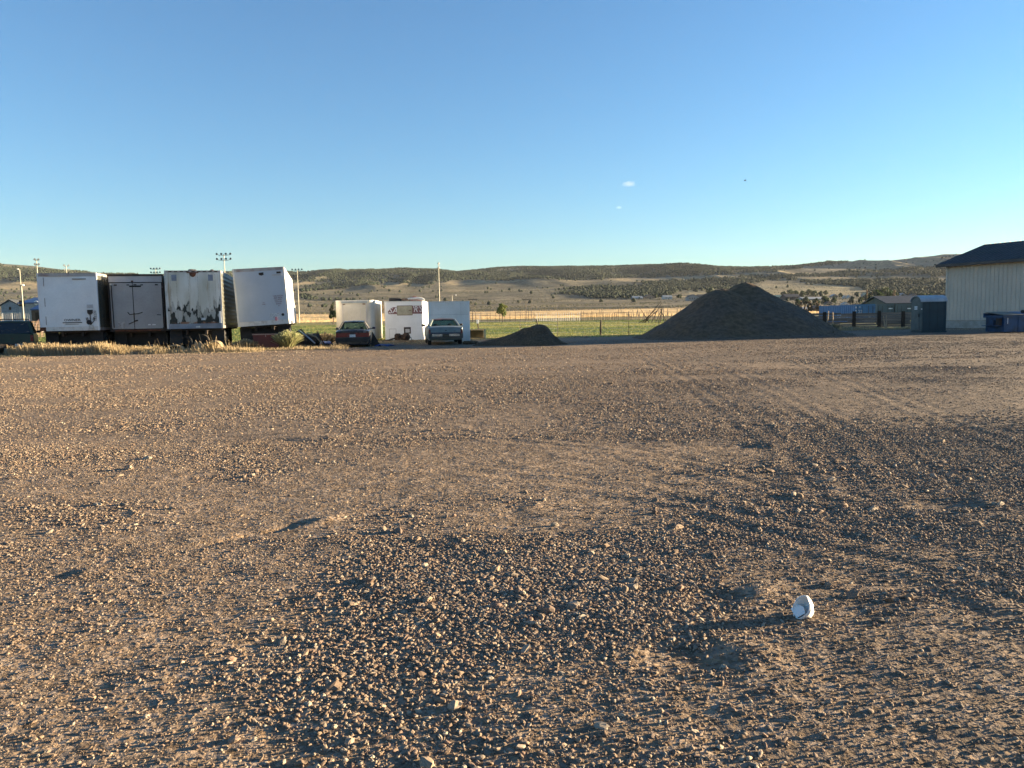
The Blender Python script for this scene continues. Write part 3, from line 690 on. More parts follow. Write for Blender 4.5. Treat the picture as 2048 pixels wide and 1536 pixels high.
# 1: smooth white box with roll door
SIDE1 = mat('glossy_side_panel', (.30, .31, .27), .22, .75, .05, 1, stretch=(4, 4, .5))
t, W, h0, h1 = trailer('white dented box trailer at the left end of the row, rusty lower left corner', 80.5, 37.9, 2.68, 1.13, 2.84, 12.2, 12, SIDE1, WHITE)
SOILW = mat('soiled_white', (.62, .60, .56), .6, .05, .10, 2.5, col2=(.34, .28, .22), c2f=.6)
rear_frame(t, W, h0, h1, WHITE, RAIL, SOILW, head=.17, sill=.20, post=.05)
mb = MB(); mb.box(-W + .002, -W + .26, -.008, .05, h0 + .0, h0 + .19); mb.build('rusty_corner_plate', RUST, t)
NX, NZ_ = 26, 24                                          # slightly dented door panel
V = []; xs = np.linspace(-W + .05, W - .05, NX); zs = np.linspace(h0 + .2, h1 - .17, NZ_)
X, Z = np.meshgrid(xs, zs, indexing='ij')
dent = .03 * fbm(X * .9 + 3, Z * .35 + 1, 601, 2) * sst(h0 + 1.2, h1 - .5, Z) + .012 * vn(X * 4, Z * .5, 603) * sst(h1 - 1.1, h1 - .4, Z)
dent = dent * np.clip((1 - (np.abs(X) / (W - .05)) ** 6), 0, 1)
idx = np.arange(NX * NZ_).reshape(NX, NZ_)
GLW = mat('glossy_white_door', (.74, .75, .76), .22, var=.03, scale=1.2, col2=(.68, .69, .70))
npmesh('rear_door', np.stack([X, .012 + dent, Z], -1).reshape(-1, 3), np.stack([idx[:-1, :-1], idx[1:, :-1], idx[1:, 1:], idx[:-1, 1:]], -1).reshape(-1, 4), GLW, t, smooth=True)
mb = MB(); text_into(mb, 'OWNER', .17, on_rear(.12, h0 + .52), wx=1.2); mb.box(-.32, .56, -.012, 0, h0 + .38, h0 + .42); mb.box(-.2, .4, -.012, 0, h0 + .31, h0 + .325)
mb.build('lettering', INK, t)
mb = MB(); text_into(mb, '153230', .17, on_rear(W - .16, h0 + .72) @ Matrix.Rotation(math.radians(90), 4, 'Z')); mb.build('unit_number', INK, t)
mb = MB(); mb.tube([(.88, -.012, h0 + .40), (.88, .0, h0 + .40)], .12, 16); mb.build('round_sticker', INK, t)
mb = MB(); mb.box(1.44, 1.72, -.01, .0, h0 + 1.10, h0 + 1.28); mb.build('notice_sticker', LGREY, t)
lk = MB(); lk.slab([(1.45, -.03, h0 + 1.02), (1.70, -.03, h0 + 1.02), (1.70, -.03, h0 + .86), (1.62, -.03, h0 + .78), (1.52, -.03, h0 + .78), (1.45, -.03, h0 + .86)], (0, .03, 0))
lk.tube([(1.57, -.03, h0 + .8), (1.58, -.03, h0 + .25)], .022, 6)
for sx in (-1, 1): lk.tube([(1.58, -.03, h0 + .28), (1.58 + sx * .17, -.03, h0 + .5), (1.58 + sx * .2, -.03, h0 + .62), (1.58 + sx * .14, -.03, h0 + .64), (1.58 + sx * .12, -.03, h0 + .52)], .017, 5)
lo = lk.build('door_latch', DARK, t); mb = MB(); mb.box(1.49, 1.68, -.05, 0, h0 + .08, h0 + .26); mb.build('latch_plate', GALV, lo)
for i in range(len(t.children)): pass
lk2 = [c for c in kids(t) if c.name.startswith(('door_latch', 'notice_sticker'))]
for c in lk2: c.location.x = -.55 if False else -.62
lamp(t, .55, h1 - .30, .62, .035, DARK, 'drip_rail')
for z in (h0 + .3, h0 + 1.2, h0 + 2.2): mb = MB(); mb.box(-W + .28, -W + .295, -.006, .006, z, z + .42); mb.build('rust_streak', RUST, t)

# 2: grey swing doors
GREYD = mat('grey_swing_door', (.355, .35, .355), .45, .15, .05, 1.3, col2=(.31, .305, .31))
t, W, h0, h1 = trailer('grey box trailer with a central door seam and dark crossed latch lines', 220.5, 39.4, 2.63, 1.03, 2.84, 12.0, 12, SIDE1, GREYD)
rear_frame(t, W, h0, h1, DARK, LGREY, RUST, head=.32, sill=.10, post=.05)
mb = MB(); mb.box(-W, W, -.03, .12, h1 - .02, h1 + .08); mb.build('roof_edge', DARK, t)
for (x0, x1, nm) in ((-W + .09, -.16, 0), (-.14, W - .09, 0)):
    mb = MB(); mb.box(x0, x1, -.01, .05, h0 + .13, h1 - .36); mb.box(x0 + .05, x1 - .02, -.013, -.009, h0 + 1.32, h0 + 1.34); d_ = mb.build('swing_door', GREYD, t)
mb = MB(); mb.box(-.165, -.135, -.02, .0, h0 + .1, h1 - .3); mb.box(-W + .06, W - .06, -.016, .02, h1 - .365, h1 - .33); mb.build('door_seal', BLACK, t)
mb = MB(); mb.tube([(-W + .2, -.05, h0 + .2), (-W + .17, -.05, h1 - .45)], .024, 6); mb.build('lock_rod', DARK, t)
mb = MB(); mb.ball((-W + .16, -.05, h1 - .45), .06); mb.build('rod_cap', OFFW, t)
for x in (-.95 + .0, 1.0): lamp(t, x, h1 - .47)
for x in (-.36, .30): lamp(t, x, h1 - .47, .12, .05)
lamp(t, -.02, h1 - .54, .55, .08); lamp(t, -.02, h1 - .46, .14, .05); lamp(t, -.15, h1 - .28, .10, .07, RUST)
mb = MB(); mb.tube([(-.44, -.03, h0 + .98), (-.35, -.03, h0 + .86), (-.16, -.03, h0 + .88), (.06, -.03, h0 + .90), (.26, -.03, h0 + .97)], .02, 5)
mb.tube([(-.15, -.03, h0 + .95), (-.15, -.03, h0 + .5), (-.42, -.03, h0 + .38)], .026, 5); mb.tube([(-.15, -.03, h0 + .52), (.02, -.03, h0 + .56)], .035, 5); mb.tube([(.95, -.03, h0 + .84), (1.14, -.03, h0 + .82)], .018, 5)
split_build(mb, 'latch_chain', DARK, t)
mb = MB(); mb.box(-.92, -.60, -.022, -.01, h0 + .14, h0 + .50); mb.build('torn_sticker', mat('torn_sticker', (.45, .43, .42), .7, var=.2, scale=9, col2=(.22, .2, .19)), t)
mb = MB(); mb.box(.50, .62, -.022, -.01, h0 + .30, h0 + .36); mb.box(.70, .86, -.022, -.01, h0 + .30, h0 + .35); split_build(mb, 'white_sticker', WHITE, t)
mb = MB()
for sx in (-1, 1): mb.slab([(sx * (W - .05), -.012, h0), (sx * (W - .25), -.012, h0), (sx * (W - .05), -.012, h0 + .24)], (0, .02, 0))
split_build(mb, 'corner_gusset', DARK, t)

# 3: bare aluminium, smoke stained
STAIN = bpy.data.materials.new('stained_aluminium'); STAIN.use_nodes = True
def _stain():
    N = STAIN.node_tree.nodes; L = STAIN.node_tree.links; bs = N['Principled BSDF']; tc = N.new('ShaderNodeTexCoord'); sp = N.new('ShaderNodeSeparateXYZ'); L.new(tc.outputs['Object'], sp.inputs[0])
    def nz(scl, st, det=6):
        mp = N.new('ShaderNodeMapping'); mp.inputs['Scale'].default_value = st; n = N.new('ShaderNodeTexNoise'); n.inputs['Scale'].default_value = scl; n.inputs['Detail'].default_value = det
        L.new(tc.outputs['Object'], mp.inputs[0]); L.new(mp.outputs[0], n.inputs['Vector']); return n.outputs['Fac']
    def mr(v, a, b, c=0, d=1, st=True):
        r = N.new('ShaderNodeMapRange'); r.inputs['From Min'].default_value = a; r.inputs['From Max'].default_value = b; r.inputs['To Min'].default_value = c; r.inputs['To Max'].default_value = d; L.new(v, r.inputs['Value']); return r.outputs[0]
    def ma(op, a, b):
        k = N.new('ShaderNodeMath'); k.operation = op
        for i, q in enumerate((a, b)):
            if isinstance(q, (int, float)): k.inputs[i].default_value = q
            else: L.new(q, k.inputs[i])
        return k.outputs[0]
    def mix(f, A, B):
        m = N.new('ShaderNodeMix'); m.data_type = 'RGBA'; L.new(f, m.inputs['Factor'])
        for s_, q in (('A', A), ('B', B)):
            if isinstance(q, tuple): m.inputs[s_].default_value = (*q, 1)
            else: L.new(q, m.inputs[s_])
        return m.outputs['Result']
    base = mix(mr(nz(1.1, (1, 1, .35)), .42, .6), (.60, .60, .58), (.44, .43, .38))
    base = mix(mr(nz(2.2, (2.2, 1, .25)), .55, .68, 0, .8), base, (.30, .24, .17))
    # soot rising from below: higher towards both sides
    edge = ma('ADD', mr(nz(1.5, (2.4, 1, .35), 8), .3, .7, -.70, .95), .55)
    ax = ma('ABSOLUTE', sp.outputs['X'], 0.0)
    edge = ma('ADD', edge, ma('MULTIPLY', ax, .28))
    soot = mr(ma('SUBTRACT', edge, ma('SUBTRACT', sp.outputs['Z'], 1.42)), .0, .10)
    patch = mr(nz(2.2, (1.6, 1, .8), 5), .50, .54)
    soot = ma('MULTIPLY', soot, ma('ADD', ma('MULTIPLY', patch, .62), .38))
    c = mix(soot, base, (.022, .026, .026))
    rb = ma('MULTIPLY', mr(sp.outputs['Z'], 1.48, 1.42), mr(nz(3, (1, 1, 1)), .45, .55))
    c = mix(rb, c, (.25, .12, .07))
    L.new(c, bs.inputs['Base Color']); bs.inputs['Metallic'].default_value = .45; bs.inputs['Roughness'].default_value = .38
_stain()
t, W, h0, h1 = trailer('bare aluminium box trailer with black soot stains and two square patches on its door', 334, 38.7, 2.66, 1.12, 2.92, 9.6, 14.5, ALUW, STAIN)
rear_frame(t, W, h0, h1, GALV, RAIL, mat('blue_grey_sill', (.24, .27, .32), .5, .2, .08, 2), head=.10, sill=.25, post=.08)
mb = MB(); mb.box(-W + .08, W - .08, -.0, .06, h0 + .25, h1 - .10)
for x in (-W + .28, -.78, -.22, .22, .76, W - .28):
    for k in range(34):
        z = h0 + .3 + k * .073
        mb.tube([(x, -.008, z), (x, .0, z)], .013, 5, 1)
mb.build('rear_door', [STAIN, DARK], t)
for x in (-.88, .84): mb = MB(); mb.box(x - .12, x + .12, -.012, .0, h1 - .52, h1 - .21); mb.build('square_patch', STICKER, t)
mb = MB(); mb.slab([(-.13 + .16 * math.cos(math.pi + math.pi * k / 10) + .13, -.02, h1 - .13 + .20 * math.sin(math.pi + math.pi * k / 10)) for k in range(11)], (0, .02, 0)); mb.box(-.28, .28, -.02, 0, h1 - .135, h1 - .09); mb.build('burnt_hatch', RUST, t)
mb = MB()
for x in np.linspace(-W + .2, W - .3, 9): mb.box(x, x + .15, -.02, -.001, h1 - .075, h1 - .03)
split_build(mb, 'roof_lamp', DARK, t)
mb = MB(); mb.box(W - .17, W - .08, -.02, .0, h0 + .26, h0 + .86); mb.build('white_reflector', WHITE, t)
mb = MB(); mb.box(.30, .50, -.012, 0, h0 + .42, h0 + .54); mb.box(.02, .22, -.012, 0, h0 + .05, h0 + .12); split_build(mb, 'licence_plate', PLATE, t)
mb = MB(); mb.ball((-.1, .3, h1 + .03), .12, sx=1.3, sz=.5); mb.ball((.9, .2, h1 + .02), .10, sz=.5); mb.ball((.05, .35, h1 + .03), .1, sz=.5); split_build(mb, 'roof_debris', DARK, t)

# 4: tall white, leaning
t, W, h0, h1 = trailer('tall clean white box trailer leaning to the left at the right end of the row', 478.5, 40.6, 2.60, 1.22, 3.02, 13.6, 14, WHITE, WHITE, lean=-3.0)
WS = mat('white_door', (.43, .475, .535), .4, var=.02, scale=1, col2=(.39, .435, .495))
rear_frame(t, W, h0, h1, OFFW, RAIL, SOILW, head=.17, sill=.24, post=.09)
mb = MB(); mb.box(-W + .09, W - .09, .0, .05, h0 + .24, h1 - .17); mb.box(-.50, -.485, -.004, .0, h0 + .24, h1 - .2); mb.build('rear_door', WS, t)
mb = MB(); mb.slab([(.0, -.02, h1 - .26), (.24, -.02, h1 - .24), (.24, -.02, h1 - .38), (.12, -.02, h1 - .41), (.0, -.02, h1 - .36)], (0, .02, 0)); mb.build('roof_hatch', DARK, t)
mb = MB(); mb.box(.90, 1.12, -.02, 0, h1 - .34, h1 - .24, 0); mb.box(.66, 1.14, -.03, 0, h1 - .44, h1 - .37, 1); split_build(mb, 'name_plate', [DARK, LGREY], t)
zz = h0 + 1.50
for i, s in enumerate(['CAUTION', 'AIR RIDE', 'EQUIPPED', 'WITH ABS', 'BRAKES', '47']): mb = MB(); text_into(mb, s, .115 if i < 2 else .085, on_rear(.86, zz - i * .105), wx=1.0 if i < 2 else .95); mb.build('lettering', REDINK, t)
for s, zq in (('101', 1.18), ('4428', 1.09)): mb = MB(); text_into(mb, s, .08, on_rear(.10, h0 + zq)); mb.build('unit_number', REDINK, t)
pl = MB(); pl.box(.34, .82, -.014, 0, h0 + .36, h0 + .60); po = pl.build('licence_plate', PLATE, t)
mb = MB(); mb.box(.60, .70, -.03, -.014, h0 + .20, h0 + .40); mb.build('pink_tag', mat('pink_tag', (.55, .22, .26), .7), po)
mb = MB(); mb.tube([(1.02, -.012, h0 + .5), (1.02, .0, h0 + .5)], .075, 14); mb.build('round_sticker', INK, t)
mb = MB(); mb.box(W - .012, W + .03, L_ := 4.2, 13.5, h0 + .02, h0 + 1.25); mb.build('side_skirt', LGREY, t)

# ------------------------------------------------------------------ low white box bodies
def boxbody(label, px_l, d, w, ztop, zb, L, rz, m, rr=.0, nseg=6):
    a = math.radians(rz); xl = P(px_l, hyz(px_l), d).x; cx, cy = xl + math.cos(a) * w / 2, d + math.sin(a) * w / 2; g = hz(cx, cy)
    t = thing('box_body_on_ground', label, 'cargo box', (cx, cy, g), rz)
    W = w / 2; o = [(-W, L), (-W, rr)] + ([(-W + rr - rr * math.cos(math.pi / 2 * k / nseg), rr - rr * math.sin(math.pi / 2 * k / nseg)) for k in range(1, nseg)] if rr else [])
    o += ([(-W + rr, 0), (W - rr, 0)] if rr else [(-W, 0), (W, 0)][:0] + [(W, 0)])
    if not rr: o = [(-W, L), (-W, 0), (W, 0), (W, L)]
    else: o += [(W - rr + rr * math.sin(math.pi / 2 * k / nseg), rr - rr * math.cos(math.pi / 2 * k / nseg)) for k in range(1, nseg)] + [(W, rr), (W, L)]
    mb = MB(); mb.loft([[(x, y, z) for x, y in o] for z in (zb - g, ztop - g - .06)], cap=True); mb.build('box_shell', m, t, smooth=bool(rr))
    mb = MB(); mb.loft([[(x * 1.012, y * 1.0 - (.015 if y < L - .1 else 0), z) for x, y in o] for z in (ztop - g - .07, ztop - g)], cap=True); mb.build('roof_rim', OFFW, t)
    return t, W, zb - g, ztop - g
FRPG = mat('faded_fibreglass', (.52, .50, .45), .5, .2, .06, 1.2, col2=(.44, .42, .36))
FRPW = mat('white_fibreglass', (.66, .67, .66), .5, 0, .05, 1.5, col2=(.58, .58, .55))
t, W, z0, z1 = boxbody('cream box body with rounded corners and recessed panel, behind the dark sedan', 671, 51, 2.55, 2.72, .08, 5.2, 4, FRPG, .42)
mb = MB(); mb.box(-.74, .74, -.025, 0, z1 - 1.85, z1 - .42); 
for x in (-.38, .38): mb.box(x - .012, x + .012, -.03, -.024, z1 - 1.35, z1 - .6, 1)
mb.box(-.38, .38, -.03, -.024, z1 - 1.36, z1 - 1.34, 1); mb.box(-.8, .8, -.035, 0, z1 - 1.60, z1 - 1.57, 1); mb.box(-.8, -.76, -.03, 0, z0 + .1, z1 - .2, 1); mb.box(.76, .8, -.03, 0, z0 + .1, z1 - .2, 1); mb.build('front_panel', [FRPG, LGREY], t)
for x in (-.7, .62): lamp(t, x, z1 - .26, .18, .05, RUST)
mb = MB(); mb.box(-.85, .85, -.06, 0, z1 - .19, z1 - .06); mb.build('front_visor', mat('blue_grey_trim', (.28, .33, .36), .5), t)
t, W, z0, z1 = boxbody('white box body with faded SA R\'S lettering and a beige panel', 769, 51.5, 2.62, 2.62, .02, 4.6, 2.5, WHITE, .16)
mb = MB(); mb.slab([(-1.02, -.006, z1 - .86), (-.42, -.006, z1 - .86), (-.42, -.006, z1 - .40), (-.80, -.006, z1 - .40), (-1.08, -.006, z1 - .70)], (0, .006, 0)); mb.box(.55, W - .08, -.006, 0, z1 - .86, z1 - .32); mb.build('faded_band', REDINK, t)
mb = MB(); text_into(mb, 'SA', .56, on_rear(-.73, z1 - .63, -.012), shear=.25, depth=.004); text_into(mb, "'R'S", .56, on_rear(.88, z1 - .57, -.012), shear=.25, depth=.004, wx=.85); mb.build('lettering', WHITE, t)
mb = MB(); mb.box(-.44, .55, -.03, 0, z1 - .92, z1 - .33, 0); mb.box(-.46, .57, -.022, 0, z1 - .95, z1 - .30, 1); mb.box(.32, .5, -.034, -.03, z1 - .64, z1 - .60, 1); mb.build('beige_panel', [mat('beige_board', (.40, .37, .27), .7, var=.08), RUST], t)
mb = MB(); mb.box(-.98, -.58, -.03, 0, z0 + .16, z0 + .74, 0); mb.box(-1.01, -.55, -.012, 0, z0 + .13, z0 + .77, 1); mb.build('service_hatch', [WHITE, LGREY], t)
mb = MB(); mb.box(-.04, .42, -.008, 0, z0 + .42, z0 + .86, 0); mb.box(.06, .34, -.014, 0, z0 + .50, z0 + .74, 1); mb.build('hatch_opening', [DARK, LGREY], t)
BX = t; bz = z1
def on_box(dx, dy, dz=0):
    a = math.radians(2.5); return (BX.location.x + dx * math.cos(a) - dy * math.sin(a), BX.location.y + dx * math.sin(a) + dy * math.cos(a), BX.location.z + bz + dz)
def tyre(name, loc, r, w, label, m=BLACK, flat=True, rz=0, rx=0, group=None):
    mb = MB(); n = 22; prof = [(-w / 2, r * .6), (-w / 2, r * .92), (-w * .35, r), (w * .35, r), (w / 2, r * .92), (w / 2, r * .6)]
    f = (lambda p_, q, k: (q * math.cos(2 * math.pi * k / n), q * math.sin(2 * math.pi * k / n), p_)) if flat else (lambda p_, q, k: (q * math.cos(2 * math.pi * k / n), p_, q * math.sin(2 * math.pi * k / n)))
    mb.loft([[f(p_, q, k) for p_, q in prof] for k in range(n + 1)], cap=False)
    o = mb.build(name, m, None, True, loc); o.rotation_euler = (math.radians(rx), 0, math.radians(rz)); return tag(o, label, 'tyre', group)
tyre('tyre', on_box(-.62, .55, .11), .42, .22, 'black tyre lying flat on the roof of the lettered white box body')
tyre('brown_tyre', on_box(.12, .5, .09), .32, .18, 'dusty brown tyre lying on the lettered box roof beside the black one', mat('dusty_rubber', (.16, .11, .08), .9, var=.3))
mb = MB(); mb.tube([(-.3, 0, .05), (-.1, .02, .22), (.15, 0, .12), (.42, .02, .05)], .05, 6); mb.box(-.05, .18, -.08, .1, .14, .30, 0); mb.tube([(-.25, .1, .04), (.5, .1, .06)], .05, 6); mb.box(-.12, .3, -.1, .12, .0, .08)
tag(mb.build('scrap_metal', RUST if False else mat('red_scrap', (.22, .03, .04), .6, .2, .3, 7, col2=(.3, .2, .15)), None, False, on_box(.62, .4, 0)), 'red twisted scrap metal on the lettered box roof', 'scrap metal')
mb = MB(); mb.tube([(-.75, 0, .08), (-.4, -.02, .13), (.1, 0, .15), (.42, 0, .10), (.60, .02, .02)], [.045, .05, .08, .085, .07], 8)
tag(mb.build('white_pipe', OFFW, None, True, on_box(.78, .25, .03)), 'curved white pipe lying along the right edge of the box roof', 'pipe')
t, W, z0, z1 = boxbody('plain translucent white box body behind the grey coupe', 857.5, 45.6, 2.42, 2.42, .02, 2.6, 6.5, FRPW, 0)
mb = MB(); mb.box(-W + .05, W - .05, -.012, 0, z1 - .80, z1 - .78); mb.box(W - .52, W - .505, -.01, 0, z0 + .1, z1 - .1); mb.build('panel_seam', LGREY, t)
mb = MB(); mb.box(W - .05, W + .006, -.02, .06, z0, z1); mb.box(-W - .006, -W + .05, -.02, .06, z0, z1); split_build(mb, 'corner_post', WHITE, t)

# ------------------------------------------------------------------ cars
def car(label, cat, px_c, d, rz, W, spec, paint, zoff=0, name='parked_car'):
    x = gx(px_c, d); t = thing(name, label, cat, (x, d, hz(x, d) + zoff), rz)
    w = W / 2
    rings = []
    for (y, k, zb, zs, zt) in spec['body']:
        hw = w * k
        rings.append([(-hw * .9, y, zb), (-hw * .99, y, zb + .14), (-hw, y, (zb + zs) / 2 + .06), (-hw * .975, y, zs), (-hw * .86, y, zt - .01), (-hw * .4, y, zt + .012), (hw * .4, y, zt + .012), (hw * .86, y, zt - .01), (hw * .975, y, zs), (hw, y, (zb + zs) / 2 + .06), (hw * .99, y, zb + .14), (hw * .9, y, zb)])
    mb = MB(); mb.loft(rings, 0); mb.build('body', paint, t, True)
    rb, rr, rf, wf, zr, zb_, tw, rw = spec['cab']       # y: rear base, roof rear, roof front, windshield base; roof z, belt z, half widths
    B = [(-tw, rb, zb_), (tw, rb, zb_)]; R = [(-rw, rr, zr - .03), (rw, rr, zr - .03)]; F_ = [(-rw, rf, zr - .03), (rw, rf, zr - .03)]; S = [(-tw, wf, zb_), (tw, wf, zb_)]
    mb = MB(); ro = []
    for y, k, dz in ((rr - .03, .97, -.035), (rr + .12, 1.0, .0), ((rr + rf) / 2, 1.02, .02), (rf - .1, 1.0, 0), (rf + .05, .97, -.03)):
        ro.append([(-rw * k, y, zr - .05 + dz), (-rw * k * .93, y, zr + dz), (0, y, zr + .025 + dz), (rw * k * .93, y, zr + dz), (rw * k, y, zr - .05 + dz)])
    mb.loft(ro); mb.build('roof', spec.get('roofm', paint), t, True)
    mb = MB(); pr = spec.get('pil', .05)
    for s_ in (0, 1):
        mb.tube([B[s_], R[s_]], [pr, pr * .8], 6); mb.tube([S[s_], F_[s_]], [.04, .035], 6)
        m_ = [(B[s_][i] * .45 + S[s_][i] * .55) for i in range(3)]; n_ = [(R[s_][i] * .45 + F_[s_][i] * .55) for i in range(3)]; mb.tube([m_, n_], [.045, .04], 6)
    split_build(mb, 'pillar', spec.get('pilm', paint), t)
    gm = spec.get('glass', GLASS); e = .97
    def q(a, b, c, d_): return [tuple(v * (e if i == 0 else 1) for i, v in enumerate(p)) for p in (a, b, c, d_)]
    mb = MB(); mb.slab(q(B[0], B[1], R[1], R[0]), (0, .008, 0)); mb.build('rear_window', gm, t)
    mb = MB(); mb.slab(q(S[0], S[1], F_[1], F_[0]), (0, .008, 0)); mb.build('windshield', gm, t)
    for s_ in (0, 1): mb = MB(); mb.slab([B[s_], S[s_], F_[s_], R[s_]], (.006 * (1 if s_ == 0 else -1), 0, 0)); mb.build('side_window', gm, t)
    mb = MB(); mb.box(-tw * .8, tw * .8, rb + .5, rb + .62, zb_ - .25, zb_ + .04); 
    for s_ in (-.38, .38): mb.ball((s_, (rf + wf) / 2 - .6, zb_ + .02), .13, sy=.5, sz=1.1)
    split_build(mb, 'seat', spec.get('seatm', DARK), t)
    for (y, sx) in ((spec['ax'][0], -1), (spec['ax'][0], 1), (spec['ax'][1], -1), (spec['ax'][1], 1)): wheel_into(t, sx * (w - .14), y, spec.get('wr', .32), .2)
    for s_ in (-1, 1):
        mb = MB(); mb.ball((s_ * (w + .09), wf - .55, zb_ + .06), .10, sx=1.05, sy=.6, sz=.72, n=10, k=6); mb.tube([(s_ * (w - .1), wf - .5, zb_ + .0), (s_ * (w + .06), wf - .54, zb_ + .05)], .02, 5); mb.build('wing_mirror', spec.get('mirm', paint), t, True)
    return t, w
DKB = mat('navy_black_paint', (.012, .012, .028), .25, var=.05, spec=.5)
SDTOP = mat('dusty_dark_paint', (.022, .024, .032), .28, .1, .1, 2, col2=(.035, .033, .034))
t, w = car('dark sedan with full width red tail lights and a pale plate, sunk in dry grass', 'car', 706, 39.6, 8, 1.78, dict(
    body=[(0, .93, .22, .76, .80), (.05, .97, .16, .84, .90), (.5, 1, .14, .90, .96), (1.4, 1, .14, .92, .97), (3.2, 1, .14, .90, .95), (4.5, .97, .16, .76, .80), (4.85, .88, .22, .6, .64)],
    cab=(.72, 1.42, 2.55, 3.35, 1.38, .94, .78, .55), ax=(.95, 3.75), wr=.31, mirm=DKB), SDTOP, zoff=-.04)
for s_ in (-1, 1):
    mb = MB(); mb.slab([(s_ * .12, -.03, .58), (s_ * .84, -.02, .57), (s_ * .84, -.02, .78), (s_ * .12, -.03, .79)], (0, .05, 0)); mb.build('taillight', REDL, t)
mb = MB(); mb.box(-.84, .84, -.035, .05, .79, .86); mb.box(-.12, .12, -.032, .04, .56, .79); mb.build('rear_panel', DKB, t)
mb = MB(); mb.box(-.15, .15, -.045, -.03, .57, .71); split_build(mb, 'licence_plate', PLATE, t)
mb = MB(); mb.box(-.86, .86, -.10, .10, .34, .54, 0); mb.box(-.86, .86, -.105, .0, .52, .545, 1); mb.build('bumper', [BLACK, DARK], t)
mb = MB(); mb.box(.55, .70, -.043, -.03, .82, .84); split_build(mb, 'badge', GALV, t)
# grey coupe
CPE = mat('grey_blue_paint', (.16, .19, .19), .38, .15, .1, 2.5, col2=(.12, .145, .14))
CPR = mat('faded_vinyl_roof', (.045, .03, .028), .6, var=.2, col2=(.18, .07, .06), c2f=.58, scale=2)
t, w = car('old grey blue coupe with chrome bumper bars and see through cabin', 'car', 892, 40.4, 8.6, 1.92, dict(
    body=[(0, .90, .34, .78, .82), (.06, .95, .26, .90, .93), (.5, 1, .24, .96, .985), (1.3, 1.0, .24, .98, 1.0), (3.3, 1, .24, .94, .97), (4.7, .97, .26, .85, .88), (5.2, .9, .3, .7, .75)],
    cab=(.95, 1.55, 2.7, 3.3, 1.36, .975, .80, .60), ax=(1.0, 3.95), wr=.34, roofm=CPR, pilm=CPE, pil=.07, mirm=BLACK), CPE)
NAVY = mat('dark_blue_band', (.03, .045, .08), .35, var=.05)
mb = MB(); mb.box(-.80, .80, -.012, .05, .60, .665); mb.build('trunk_trim', NAVY, t)
mb = MB(); mb.box(-.90, .90, -.12, .05, .36, .60); mb.build('bumper', mat('dark_bumper', (.05, .055, .06), .35, .4), t)
for s_ in (-1, 1):
    mb = MB()
    for k in range(3): mb.box(min(s_ * .18, s_ * .72), max(s_ * .18, s_ * .72), -.135, -.12, .47 + k * .04, .495 + k * .04)
    mb.build('chrome_bar', mat('chrome', (.6, .62, .64), .25, .8) if s_ < 0 else bpy.data.materials['chrome'], t)
    mb = MB(); mb.box(s_ * .84 - .05, s_ * .84 + .05, -.02, .06, .52, .82); mb.build('taillight', mat('dark_red_lens', (.12, .01, .012), .3) if s_ < 0 else bpy.data.materials['dark_red_lens'], t)
mb = MB(); mb.box(-.17, .17, -.14, -.12, .42, .57, 0); mb.box(-.13, .13, -.145, -.139, .45, .54, 1); split_build(mb, 'licence_plate', [DARK, mat('old_plate', (.06, .05, .03), .6)], t)
mb = MB(); mb.box(-.03, .05, -.02, .0, .74, .78); mb.box(.42, .52, -.02, 0, .72, .74); split_build(mb, 'badge', DARK, t)
# suv
SUVP = mat('dark_green_paint', (.010, .038, .034), .4, 0, .08, 2, col2=(.010, .03, .028), spec=.4)
t, w = car('dark green off road wagon with roof rack left of the box trailers', 'suv', 27, 37.2, 29, 1.80, dict(
    body=[(0, .95, .42, .98, 1.02), (.06, 1, .36, 1.02, 1.06), (1.5, 1, .34, 1.03, 1.06), (3.2, 1, .34, 1.02, 1.06), (3.35, 1, .34, .98, 1.04), (4.5, .97, .36, .9, .96), (4.65, .9, .4, .8, .86)],
    cab=(.03, .16, 2.3, 3.15, 1.66, 1.05, .84, .70), ax=(.95, 3.75), wr=.37, glass=DGLASS, pil=.07, mirm=BLACK), SUVP, name='parked_suv')
mb = MB(); 
for s_ in (-1, 1): mb.tube([(s_ * .6, .35, 1.74), (s_ * .6, 2.2, 1.74)], .018, 5); mb.tube([(s_ * .6, .4, 1.68), (s_ * .6, .4, 1.74)], .018, 5); mb.tube([(s_ * .6, 2.1, 1.68), (s_ * .6, 2.1, 1.74)], .018, 5)
mb.tube([(-.6, .6, 1.745), (.6, .6, 1.745)], .018, 5); mb.tube([(-.6, 1.6, 1.745), (.6, 1.6, 1.745)], .018, 5); mb.build('roof_rack', BLACK, t)
for s_ in (-1, 1): mb = MB(); mb.box(s_ * .80 - .06, s_ * .80 + .06, -.02, .06, .66, .96); mb.build('taillight', REDL, t)
mb = MB(); mb.box(-.9, .9, -.12, .1, .36, .56, 0); mb.box(-.9, .9, -.125, 0, .50, .53, 1); mb.build('bumper', [BLACK, DARK], t)
mb = MB(); mb.box(.10, .42, -.135, -.12, .40, .55); split_build(mb, 'licence_plate', PLATE, t)
mb = MB(); mb.box(-.05, .05, -.03, .0, .78, .84); mb.box(-.5, -.1, -.03, 0, .60, .62); split_build(mb, 'badge', DARK, t)
